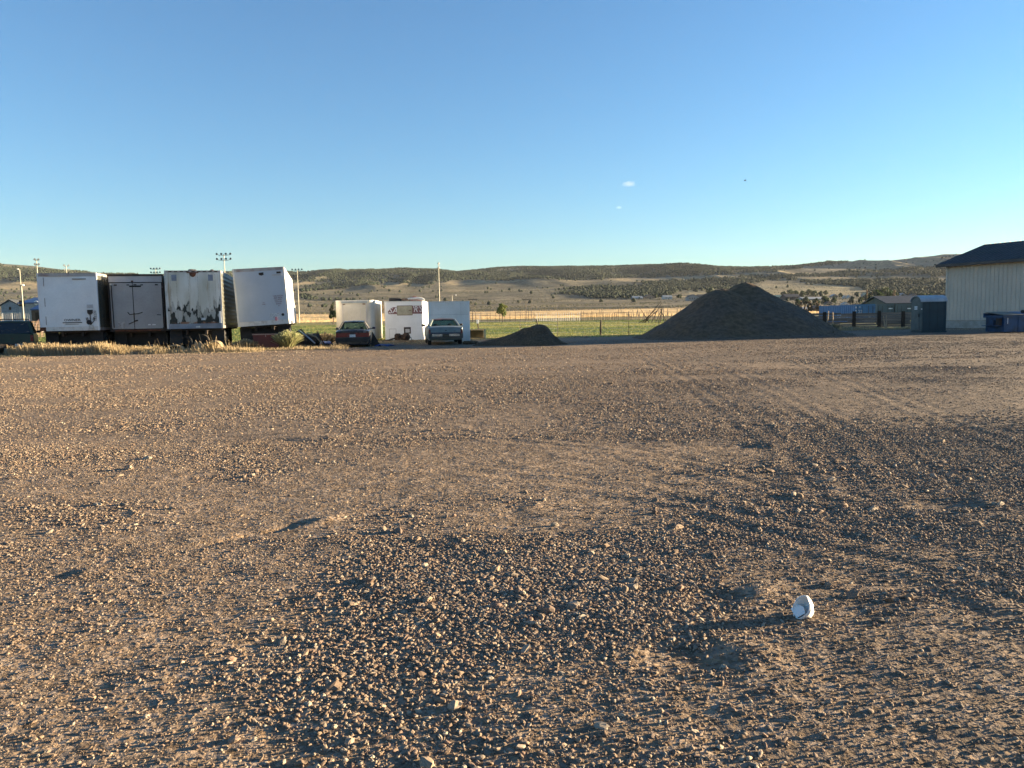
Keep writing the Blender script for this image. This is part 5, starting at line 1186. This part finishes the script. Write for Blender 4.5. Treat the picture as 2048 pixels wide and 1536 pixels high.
street('single street lamp pole in front of the clubhouse', 48.5, 538, 150, -.35); street('second thinner pole beside the clubhouse lamp pole', 50, 570, 110, .2)
street('small dark lamp pole beyond the plain white box', 905.5, 590, 210, 1.0)
def tee(label, px, ytop, d, a0, a1):
    x = gx(px, d); g = hz(x, d); hh = topz(px, ytop, d) - g; t = thing('goal_post', label, 'post', (x, d, g), 0, 'thin posts with crossarms beyond the field')
    mb = MB(); mb.tube([(0, 0, 0), (0, 0, hh)], .055, 6); mb.build('pole', DARK, t); mb = MB(); mb.tube([(a0, 0, hh - .05), (a1, 0, hh)], .07, 5); mb.build('crossarm', DARK, t)
tee('thin post with long crossarm right beside the plain white box', 946, 599, 160, -.9, 1.0); tee('left of two thin crossarm posts right of the young tree', 1053, 598, 160, -.9, .1); tee('right of two thin crossarm posts right of the young tree', 1063, 598, 160, -.9, .1)

# ------------------------------------------------------------------ trees and shrubs
def crown_mesh(name, h, r, n, seed, m, shape='round', leaf=.12, base=.12, parent=None, clumps=14):
    g = np.random.default_rng(seed); cz = g.uniform(0, 1, clumps)
    rad = {'round': np.sqrt(np.clip(1 - (2 * cz - 1) ** 2, .08, 1)), 'cone': 1.02 - cz * .92, 'column': .6 + .4 * np.sin(cz * 3.1)}[shape]
    an = g.uniform(0, 6.28, clumps); rr = r * rad * g.uniform(.25, .75, clumps); cc = np.stack([rr * np.cos(an), rr * np.sin(an), h * (base + (1 - base) * cz * .93)], 1); cs = r * rad * g.uniform(.32, .55, clumps) + .05 * r
    w = cs ** 2 / (cs ** 2).sum(); k = g.choice(clumps, n, p=w); u = g.normal(0, 1, (n, 3)); u /= np.linalg.norm(u, axis=1, keepdims=True)
    p = cc[k] + u * (cs[k] * g.uniform(.45, 1.0, n) ** .6)[:, None] * np.array([1, 1, .9 if shape == 'round' else 1.1])
    a = g.normal(0, 1, (n, 3)); a /= np.linalg.norm(a, axis=1, keepdims=True); b = np.cross(a, u + .01); b /= np.linalg.norm(b, axis=1, keepdims=True) + 1e-6
    L_ = leaf * g.uniform(.6, 1.4, n)[:, None]; V = np.stack([p - a * L_, p - b * L_ * .6, p + a * L_, p + b * L_ * .6], 1).reshape(-1, 3)
    o = npmesh(name, V, np.arange(n * 4).reshape(n, 4), m, parent, attrs={'rnd': np.repeat(g.uniform(0, 1, n), 4)}); return o
YG = blade_mat('young_tree_leaves', [(.05, .09, .02), (.12, .15, .03), (.20, .19, .05), (.07, .11, .03)])
DG = blade_mat('dark_evergreen_leaves', [(.015, .03, .012), (.03, .05, .02), (.045, .06, .025)])
BT = blade_mat('bare_brown_twigs', [(.22, .17, .12), (.14, .11, .08), (.28, .22, .15)])
RBM = blade_mat('rabbitbrush_stems', [(.22, .25, .10), (.32, .32, .15), (.40, .36, .20), (.18, .22, .10)])
def tree(name, label, cat, px, ytop, ybase, d, wpx, m, shape, n, leaf, seed, group=None, trunk=True, base=.12):
    x = gx(px, d); zt, zb = topz(px, ytop, d), topz(px, ybase, d); g = min(hz(x, d), zb) if abs(hz(x, d) - zb) < 3 else zb
    g = zb; h = zt - zb; r = wpx / 2 / 1536 * d
    t = thing(name, label, cat, (x, d, g), 0, group)
    mb = MB(); rr = random.Random(seed); mb.tube([(0, 0, -1.0), (.02 * h, 0, h * .3), (0, .01 * h, h * .75)], [.05 * h * .6, .035 * h * .6, .01 * h], 6)
    for k in range(5): a = rr.uniform(0, 6.28); z = h * rr.uniform(.2, .55); mb.tube([(0, 0, z), (r * .6 * math.cos(a), r * .6 * math.sin(a), z + h * .25)], [.012 * h, .004 * h], 4)
    mb.build('trunk', BARK, t); crown_mesh('crown', h, r, n, seed, m, shape, leaf, base, t); return t
tree('young_tree', 'lone leafy yellow green tree at the far side of the green field', 'tree', 1005, 606, 636.5, 145, 27, YG, 'round', 1500, .13, 1, base=.18)
tree('conifer', 'dark conifer behind the left edge of the cream box', 'tree', 667, 597, 640, 160, 20, DG, 'cone', 1200, .16, 2)
tree('bare_bush', 'bare brown bush between cream and lettered boxes', 'bush', 764, 596, 632, 150, 14, BT, 'column', 500, .12, 3)
gd = 'dark trees around the valley houses'
prot = tree('dark_tree', 'dark round tree between the white house and the two storey house', 'tree', 1359, 589, 597, 900, 11, DG, 'round', 260, .7, 4, gd)
ph_ = (topz(1359, 589, 900) - topz(1359, 597, 900)); pw_ = 11 / 1536 * 900
DT = [(1340, 586, 592, 1000, 8), (1312, 588, 595, 1000, 8), (1420, 578, 590, 1000, 14), (1566, 585, 592, 1100, 10), (1580, 581, 590, 1100, 12), (1592, 583, 592, 1080, 10), (1605, 584, 594, 1050, 11), (1618, 581, 592, 1080, 12), (1628, 583, 594, 1050, 10), (1640, 584, 592, 1080, 9),
      (1610, 597, 609, 600, 14), (1631, 599, 611, 560, 12), (1650, 594, 608, 600, 15), (1596, 600, 612, 560, 11), (1668, 597, 606, 620, 9), (1702, 600, 607, 640, 9), (1720, 596, 608, 520, 9), (1733, 590, 606, 520, 15), (1748, 584, 606, 480, 22), (1768, 578, 602, 480, 26), (1758, 586, 606, 450, 24), (1779, 583, 600, 520, 16), (1790, 586, 598, 600, 14), (1744, 594, 609, 400, 18),
      (1712, 586, 592, 1100, 9), (1650, 583, 590, 1150, 9), (1680, 588, 595, 1100, 7), (1846, 588, 600, 700, 14), (1862, 590, 602, 650, 14)]
DL = ['small dark tree above the tan gabled house', 'small dark tree left of the tan gabled house', 'dark tree cut by the left slope of the gravel heap', 'dark tree just right of the heap, above the green roof',
      'dark tree above the long dark barn, left one', 'dark tree above the lit end wall of the dark barn', 'dark tree right of the lit barn wall', 'dark tree above the very long low building, left', 'dark tree above the very long low building, middle', 'dark tree above the very long low building, right',
      'dark tree below the very long low building, left', 'dark tree below the very long low building, middle', 'tall dark tree left of the blue container roof', 'dark tree below the dark barn near the heap', 'small dark tree over the left end of the blue container', 'small dark tree right of the white gable by the blue container',
      'dark tree above the doors of the blue container', 'dark tree right of the small pale house', 'large dark tree at the left of the dense clump', 'tallest dark tree of the dense clump', 'large dark tree in the middle of the dense clump', 'dark tree at the right of the dense clump', 'dark tree above the left end of the workshop roof', 'low dark tree in front of the dense clump',
      'tiny dark tree above the twin gabled white house', 'tiny dark tree up the slope above the small tan house', 'tiny dark tree left of the twin gabled white house', 'dark tree above the portable toilet roof, left', 'dark tree above the portable toilet roof, right']
for i, (px, yt, yb, d, wp) in enumerate(DT):
    wp *= 1.25; yt -= 1.5; d = gdep(px, yb)
    x = gx(px, d); zt, zb = topz(px, yt, d), topz(px, yb, d); s_ = (zt - zb) / ph_; sw = (wp / 1536 * d) / pw_
    dup(prot, (x, d, zb), rz=i * 47, label=DL[i], scale=(sw, sw, s_))
gb = 'bare pale trees behind the gravel heap'
pb = tree('bare_tree', 'pale leafless tree standing behind the plank fence by the heap', 'tree', 1600, 602, 623, 200, 8, BT, 'column', 500, .16, 5, gb); hb = topz(1600, 602, 200) - topz(1600, 623, 200)
for i, (px, yt, yb) in enumerate([(1594, 607, 624), (1617, 603, 624), (1622, 606, 624), (1634, 602, 624), (1638, 607, 624), (1733, 579, 592), (1787, 580, 596)]):
    d = 200 if yb > 600 else 500; x = gx(px, d); zt, zb = topz(px, yt, d), topz(px, yb, d); q = dup(pb, (x, d, zb), rz=i * 60, label=['pale leafless tree half hidden by the gravel heap slope', 'second pale leafless tree right of the dark leaning post', 'thin pale leafless tree close to the second one', 'tall pale leafless tree left of the blue container', 'short pale leafless tree touching the blue container', None, None][i], scale=((zt - zb) / hb,) * 3)
    if d == 500: q['label'] = 'pale yellowing tree beside the dark tree clump' if i == 5 else 'pale yellowing tree above the workshop roof'; del q['group']
# rabbitbrush
def brush(name, label, px, d, w, h, m, n, seed, lean=.75, wd=.010):
    x = gx(px, d); g = hz(x, d); r = np.random.default_rng(seed); a = r.uniform(0, 6.28, n); s_ = r.uniform(0, 1, n) ** .7
    bx_, by_ = .12 * w * np.cos(a) * s_, .12 * w * np.sin(a) * s_; L_ = h * r.uniform(.6, 1.05, n) * (1 - .3 * s_); tx, ty = bx_ + w * .5 * s_ * np.cos(a), by_ + w * .5 * s_ * np.sin(a)
    wa = r.uniform(0, 6.28, n); wx, wy = np.cos(wa) * wd, np.sin(wa) * wd; z0 = np.zeros(n); mx, my = (bx_ * .55 + tx * .45), (by_ * .55 + ty * .45)
    V = np.stack([np.stack([bx_ - wx, by_ - wy, z0], 1), np.stack([bx_ + wx, by_ + wy, z0], 1), np.stack([mx + wx * 1.3, my + wy * 1.3, L_ * .6], 1), np.stack([mx - wx * 1.3, my - wy * 1.3, L_ * .6], 1), np.stack([tx + wx * 1.6, ty + wy * 1.6, L_], 1), np.stack([tx - wx * 1.6, ty - wy * 1.6, L_], 1)], 1).reshape(-1, 3)
    b = np.arange(n)[:, None] * 6; F = np.concatenate([b + np.array([[0, 1, 2, 3]]), b + np.array([[3, 2, 4, 5]])])
    o = npmesh(name, V, F, m, attrs={'rnd': np.repeat(r.uniform(0, 1, n), 6)}); o.location = (x, d, g - .02); return tag(o, label, 'shrub')
brush('rabbitbrush', 'large yellow green rabbitbrush at the rear of the leaning trailer', 576, 38.8, 1.35, 1.0, RBM, 1500, 1)
brush('rabbitbrush', 'smaller pale weed clump left of the red bin', 492, 38.4, 1.0, .62, DRYM, 800, 2)
brush('rabbitbrush', 'dry weed clump under the stained trailer', 425, 37.2, .9, .55, DRYM, 600, 3)
brush('rabbitbrush', 'dry pale weed clump left of the dark sedan', 652, 44, 1.3, .75, DRYM, 800, 4)
brush('rabbitbrush', 'low dry weed at the foot of the first pale pole', 1668, 60, 1.1, .55, DRYM, 500, 5)

# ------------------------------------------------------------------ junk
REDB = mat('red_brown_steel', (.13, .028, .022), .6, .1, .12, 2, col2=(.10, .025, .02))
x = gx(533, 38.6); t = thing('steel_bin', 'open red brown steel bin under the leaning trailer', 'bin', (x, 38.6, hz(x, 38.6)), 5)
mb = MB(); b = [(-.64, 0), (.64, 0), (.64, .8), (-.64, .8)]; mb.loft([[(x_ * (1 - .04 * (z < .1)), y_, z) for x_, y_ in b] for z in (0, .78)], cap=False); mb.loft([[(x_ * .96, .03 + y_ * .93, z) for x_, y_ in b] for z in (.78, .05)], cap=False); mb.face([(p_[0], p_[1], .03) for p_ in b]); mb.build('bin_body', REDB, t)
mb = MB(); mb.box(-.67, .67, -.03, .02, .74, .80); mb.box(-.03, .01, -.035, -.0, .64, .74); mb.build('rim', mat('rim_pinkish', (.32, .2, .16), .7), t)
gt = 'old tyres half hidden under the trailers'
for (px, d, r, lab, kw) in ((372, 39.6, .42, 'old tyre standing in the shade under the stained trailer, left', {}), (405, 39.8, .42, 'old tyre under the stained trailer between hoops', {}), (630, 42.2, .36, 'old tyre leaning on the junk pile right of the rabbitbrush', dict(rx=25, rz=60))):
    xx = gx(px, d); tyre('tyre', (xx, d, hz(xx, d) + r * .95), r, .24, lab, flat=False, group=gt, **kw)
TANM = mat('tan_painted_metal', (.30, .23, .14), .7, var=.25, scale=5)
def hoop(label, px, d, w, h, m, r=.05, rz=0, tw=.12):
    x = gx(px, d); mb = MB(); n = 12; pts = [(w / 2 * math.cos(math.pi - math.pi * k / n), 0, h * math.sin(math.pi * k / n)) for k in range(n + 1)]
    mb.loft([[(p_[0], -tw, p_[2]), (p_[0], tw, p_[2]), (p_[0] * .93, tw, p_[2] - .05), (p_[0] * .93, -tw, p_[2] - .05)] for p_ in pts]); o = mb.build('metal_fender', m, None, True, (x, d, hz(x, d) + .02)); o.rotation_euler = (0, 0, math.radians(rz)); return tag(o, label, 'scrap metal', 'curved scrap fenders')
hoop('low tan curved fender at the left under the stained trailer', 350, 36.9, 1.0, .36, TANM, rz=5, tw=.10); hoop('higher tan curved fender at the right under the stained trailer', 432, 37.3, .85, .52, TANM, rz=-8, tw=.16)
hoop('black curved fender beside the rabbitbrush', 598, 40.4, .75, .85, BLACK, rz=20, tw=.12)
for (px, lab, hh) in ((392, 'left of two small tan blades sticking up under the stained trailer', .62), (400, 'right of two small tan blades sticking up under the stained trailer', .58)):
    xx = gx(px, 36.8); mb = MB(); mb.slab([(-.03, 0, 0), (.05, 0, .0), (.12, 0, .28), (.0, 0, hh - .15), (-.06, 0, .25)], (0, .03, 0)); tag(mb.build('plough_blade', TANM, None, False, (xx, 36.8, hz(xx, 36.8) + .12)), lab, 'plough blade')
t = thing('junk_machine', 'black tangled machine frame and hoses right of the rabbitbrush', 'junk pile', (gx(613, 41.0), 41.0, hz(gx(613, 41), 41)), 0)
mb = MB(); mb.ball((0, 0, .35), .42, sx=1.3, sy=.7, sz=.9, n=9, k=6); mb.ball((.45, .1, .45), .32, sx=.9, sz=1.1, n=7); mb.build('engine_block', mat('oily_black', (.025, .023, .02), .6, var=.4, scale=5, col2=(.09, .06, .04), c2f=.55, bump=.03), t)
for i, pts in enumerate(([(-.7, -.2, .0), (-.55, -.2, .75), (-.2, -.2, .95), (.15, -.2, .55), (.3, -.2, .0)], [(.1, -.3, .75), (.6, -.3, .55), (1.0, -.3, .1)], [(-.3, -.3, .9), (.1, -.3, .6), (.55, -.35, .2)], [(.5, 0, .1), (.62, 0, .85), (.95, 0, .15)])):
    mb = MB(); mb.tube(pts, .045, 6); mb.build('bent_pipe', [DARK, TANM, GALV, RUST][i], t, True)
t = thing('engine_part', 'rusty brown engine lying in front of the lettered box', 'engine', (gx(803, 46.5), 46.5, hz(gx(803, 46.5), 46.5)), 0)
mb = MB(); mb.box(-.38, .34, -.2, .25, .12, .45); mb.ball((.28, 0, .3), .26, n=9, k=6); mb.ball((-.2, -.05, .34), .22, n=8); mb.build('block', mat('rusty_engine', (.09, .05, .03), .8, .2, .35, 6, col2=(.03, .02, .015), bump=.03), t)
mb = MB(); mb.tube([(-.3, -.1, .25), (-.75, -.15, .12), (-.95, -.15, .10)], .05, 6); mb.build('shaft', DARK, t); mb = MB(); mb.tube([(.42, -.1, .4), (.6, -.12, .25), (.66, -.15, .02)], .02, 5); mb.build('cable', BLACK, t)
mb = MB(); mb.box(-.9, .9, -.15, .15, .0, .10); tag(mb.build('timber_block', PALEW, None, False, (gx(800, 46.2), 46.2, hz(gx(800, 46.2), 46.2))), 'pale timber block under the rusty engine', 'timber')
TARP = mat('blue_tarp', (.02, .05, .22), .55, var=.3, scale=4, col2=(.03, .04, .10)); TARP2 = mat('faded_blue_tarp', (.16, .22, .36), .6, var=.3, scale=4, col2=(.03, .05, .16))
def crumple(label, px, d, w, l, h, m, seed):
    n = 26; X, Y = np.meshgrid(np.linspace(-w / 2, w / 2, n), np.linspace(-l / 2, l / 2, n), indexing='ij'); e = 1 - np.clip(((X / (w / 2)) ** 2 + (Y / (l / 2)) ** 2), 0, 1) ** 2
    x = gx(px, d); Z = h * e * (.6 + .5 * np.abs(fbm(X * 3 + seed, Y * 3, seed, 4))) + (H(X + x, Y + d) - hz(x, d)) * 1 + .01; sh = 1 - .18 * vn(np.arctan2(Y, X) * 2, X * 0, seed)
    idx = np.arange(n * n).reshape(n, n); F = np.stack([idx[:-1, :-1], idx[1:, :-1], idx[1:, 1:], idx[:-1, 1:]], -1).reshape(-1, 4); k = (np.hypot(X / (w / 2), Y / (l / 2)) < sh).ravel(); F = F[k[F].all(1)]
    o = npmesh('tarpaulin', np.stack([X, Y, Z], -1).reshape(-1, 3), F, m); o.location = (x, d, hz(x, d)); md = o.modifiers.new('s', 'SOLIDIFY'); md.thickness = .01; return tag(o, label, 'tarpaulin')
crumple('crumpled dark blue tarp on the ground right of the dark sedan', 769, 40.3, 1.15, .8, .14, TARP, 3)
crumple('faded blue tarp in the dry weeds left of the dark sedan', 648, 43, 1.1, .9, .30, TARP2, 8)
mb = MB(); mb.slab([(0, 0, 0), (.52, 0, 0), (.08, 0, .80)], (-.02, .05, .0)); o = tag(mb.build('scrap_sheet', BLACK, None, False, (gx(742.5, 40.2), 40.2, hz(gx(742, 40.2), 40.2))), 'black triangular panel leaning against the dark sedan', 'panel')
x = gx(955, 50.5); t = thing('wooden_crate', 'sunlit yellow wooden crate on its side beside the plain white box', 'crate', (x, 50.5, hz(x, 50.5)), -4)
YW = mat('yellow_wood', (.52, .38, .19), .8, var=.1)
for (nm, b_) in (('top_board', (-.62, .48, 0, .9, .56, .64)), ('bottom_board', (-.7, .5, -.1, .9, .0, .08)), ('back_board', (-.6, .46, .8, .86, .08, .56)), ('side_board', (-.60, -.52, .0, .8, .08, .56)), ('side_board', (.38, .46, .0, .8, .08, .56))): mb = MB(); mb.box(*b_); mb.build(nm, YW, t)
for (px, d, lab, m_, s_) in ((1171, 50.5, 'small sunlit tan rock at the field edge', TANM, .13), (948, 41.5, 'small dark clod between coupe and mound', MNDM, .2), (937, 40.8, 'larger dark clod right of the coupe wheel', MNDM, .26)):
    mb = MB(); mb.ball((0, 0, s_ * .3), s_, sx=1.4, sz=.6, n=7, k=4); xx = gx(px, d); tag(mb.build('rock', m_, None, False, (xx, d, hz(xx, d))), lab, 'rock')
mb = MB(); mb.box(-.75, .75, -.12, .12, 0, .05); xx = gx(270, 36.4); tag(mb.build('board', PALEW, None, False, (xx, 36.4, hz(xx, 36.4) + .03)), 'sunlit pale board lying in the dry grass', 'board')

# white foam cup
CUPM = mat('white_foam', (.80, .80, .78), .6, var=.02); cx_, cy_ = gx(1601, 3.385), 3.385
t = thing('crushed_cup', 'crushed white foam cup lying open on the gravel in the foreground', 'cup', (cx_, cy_, hz(cx_, cy_) + .004), 0)
rings = []; n = 28
for (s_, r) in ((0.0, .050), (.010, .053), (.018, .049), (.035, .045), (.055, .037), (.060, .026)):
    ring = []
    for k in range(n):
        a = 2 * math.pi * k / n; q = r * (1 - .22 * math.exp(-((a - 4.4) / .5) ** 2) - .12 * math.exp(-((a - 1.2) / .35) ** 2) + .05 * math.sin(3 * a + 30 * s_) + .03 * math.sin(7 * a + 60 * s_)); ring.append((q * math.cos(a) * .88, s_, q * math.sin(a) * 1.12))
    rings.append(ring)
inner = [[(x_ * .93, y_ + (.0005 if i == 0 else -.002), z_ * .93) for x_, y_, z_ in r_] for i, r_ in enumerate(rings)]
R_ = Matrix.Rotation(math.radians(-62), 4, 'Z') @ Matrix.Rotation(math.radians(-30), 4, 'X') @ Matrix.Rotation(math.radians(28), 4, 'Y')
mb = MB(); mb.M = Matrix.Translation((0, 0, .043)) @ Matrix.Diagonal((.94, 1, 1.10, 1)) @ R_; mb.loft(list(reversed(inner)) + rings, cap=False)
mb.face(rings[-1]); mb.face(inner[-1]); mb.build('cup_wall', CUPM, t, True)
mb = MB(); mb.M = Matrix.Translation((0, 0, .043)) @ R_; mb.slab([(-.034, .004, -.044), (.026, -.002, -.046), (.028, .012, -.004), (-.006, .018, .006), (-.036, .016, -.010)], (0, .0018, .0006)); mb.build('torn_flap', CUPM, t)
# bird
bp = P(1490, 361, 120); mb = MB(); mb.ball((0, 0, 0), .09, sx=2.0, sz=.8); mb.slab([(-.08, 0, .05), (.1, 0, .05), (0, -.55, .12)], (0, 0, .01)); mb.slab([(-.08, 0, .05), (.1, 0, .05), (0, .55, .12)], (0, 0, .01)); tag(mb.build('bird', BLACK, None, False, bp), 'tiny dark bird flying in the blue sky', 'bird')
# small cloud wisps far away: thin soft volumes
CLM = bpy.data.materials.new('cloud_vapour'); CLM.use_nodes = True; N = CLM.node_tree.nodes; L = CLM.node_tree.links; N.remove(N['Principled BSDF']); pv = N.new('ShaderNodeVolumePrincipled'); pv.inputs['Color'].default_value = (1, 1, 1, 1)
tc = N.new('ShaderNodeTexCoord'); ln = N.new('ShaderNodeVectorMath'); ln.operation = 'LENGTH'; L.new(tc.outputs['Object'], ln.inputs[0])
nz = N.new('ShaderNodeTexNoise'); nz.inputs['Scale'].default_value = 2.6; nz.inputs['Detail'].default_value = 4; L.new(tc.outputs['Object'], nz.inputs['Vector'])
m1 = N.new('ShaderNodeMath'); m1.operation = 'ADD'; L.new(ln.outputs['Value'], m1.inputs[0]); L.new(nz.outputs['Fac'], m1.inputs[1])
m2 = N.new('ShaderNodeMapRange'); m2.inputs['From Min'].default_value = 1.25; m2.inputs['From Max'].default_value = .5; m2.inputs['To Min'].default_value = 0; m2.inputs['To Max'].default_value = .004; L.new(m1.outputs[0], m2.inputs['Value'])
L.new(m2.outputs[0], pv.inputs['Density']); L.new(pv.outputs[0], N['Material Output'].inputs['Volume'])
for (px, py, w_, h_, lab) in ((1258, 368, 40, 16, 'small bright cloud wisp high above the field'), (1238, 415, 18, 9, 'fainter tiny cloud wisp below the bright one')):
    p = P(px, py, 6000); mb = MB(); mb.ball((0, 0, 0), 1, n=16, k=10); o = mb.build('cloud', CLM, None, True, p); s_ = 6000 / 1536; o.scale = (w_ / 2 * s_, w_ / 2 * s_, h_ / 2 * s_); tag(o, kind='stuff')

# ------------------------------------------------------------------ air: even pale haze over the valley
HZM = bpy.data.materials.new('haze_air'); HZM.use_nodes = True; N = HZM.node_tree.nodes; L = HZM.node_tree.links; N.remove(N['Principled BSDF']); pv = N.new('ShaderNodeVolumePrincipled')
pv.inputs['Color'].default_value = (.80, .88, 1.0, 1); pv.inputs['Density'].default_value = 2.0e-5; pv.inputs['Anisotropy'].default_value = 0.0; L.new(pv.outputs[0], N['Material Output'].inputs['Volume'])
mb = MB(); mb.box(-3950, 3950, -3950, 3950, -8, 330); tag(mb.build('haze', HZM), kind='stuff')
print('SCENE DONE')
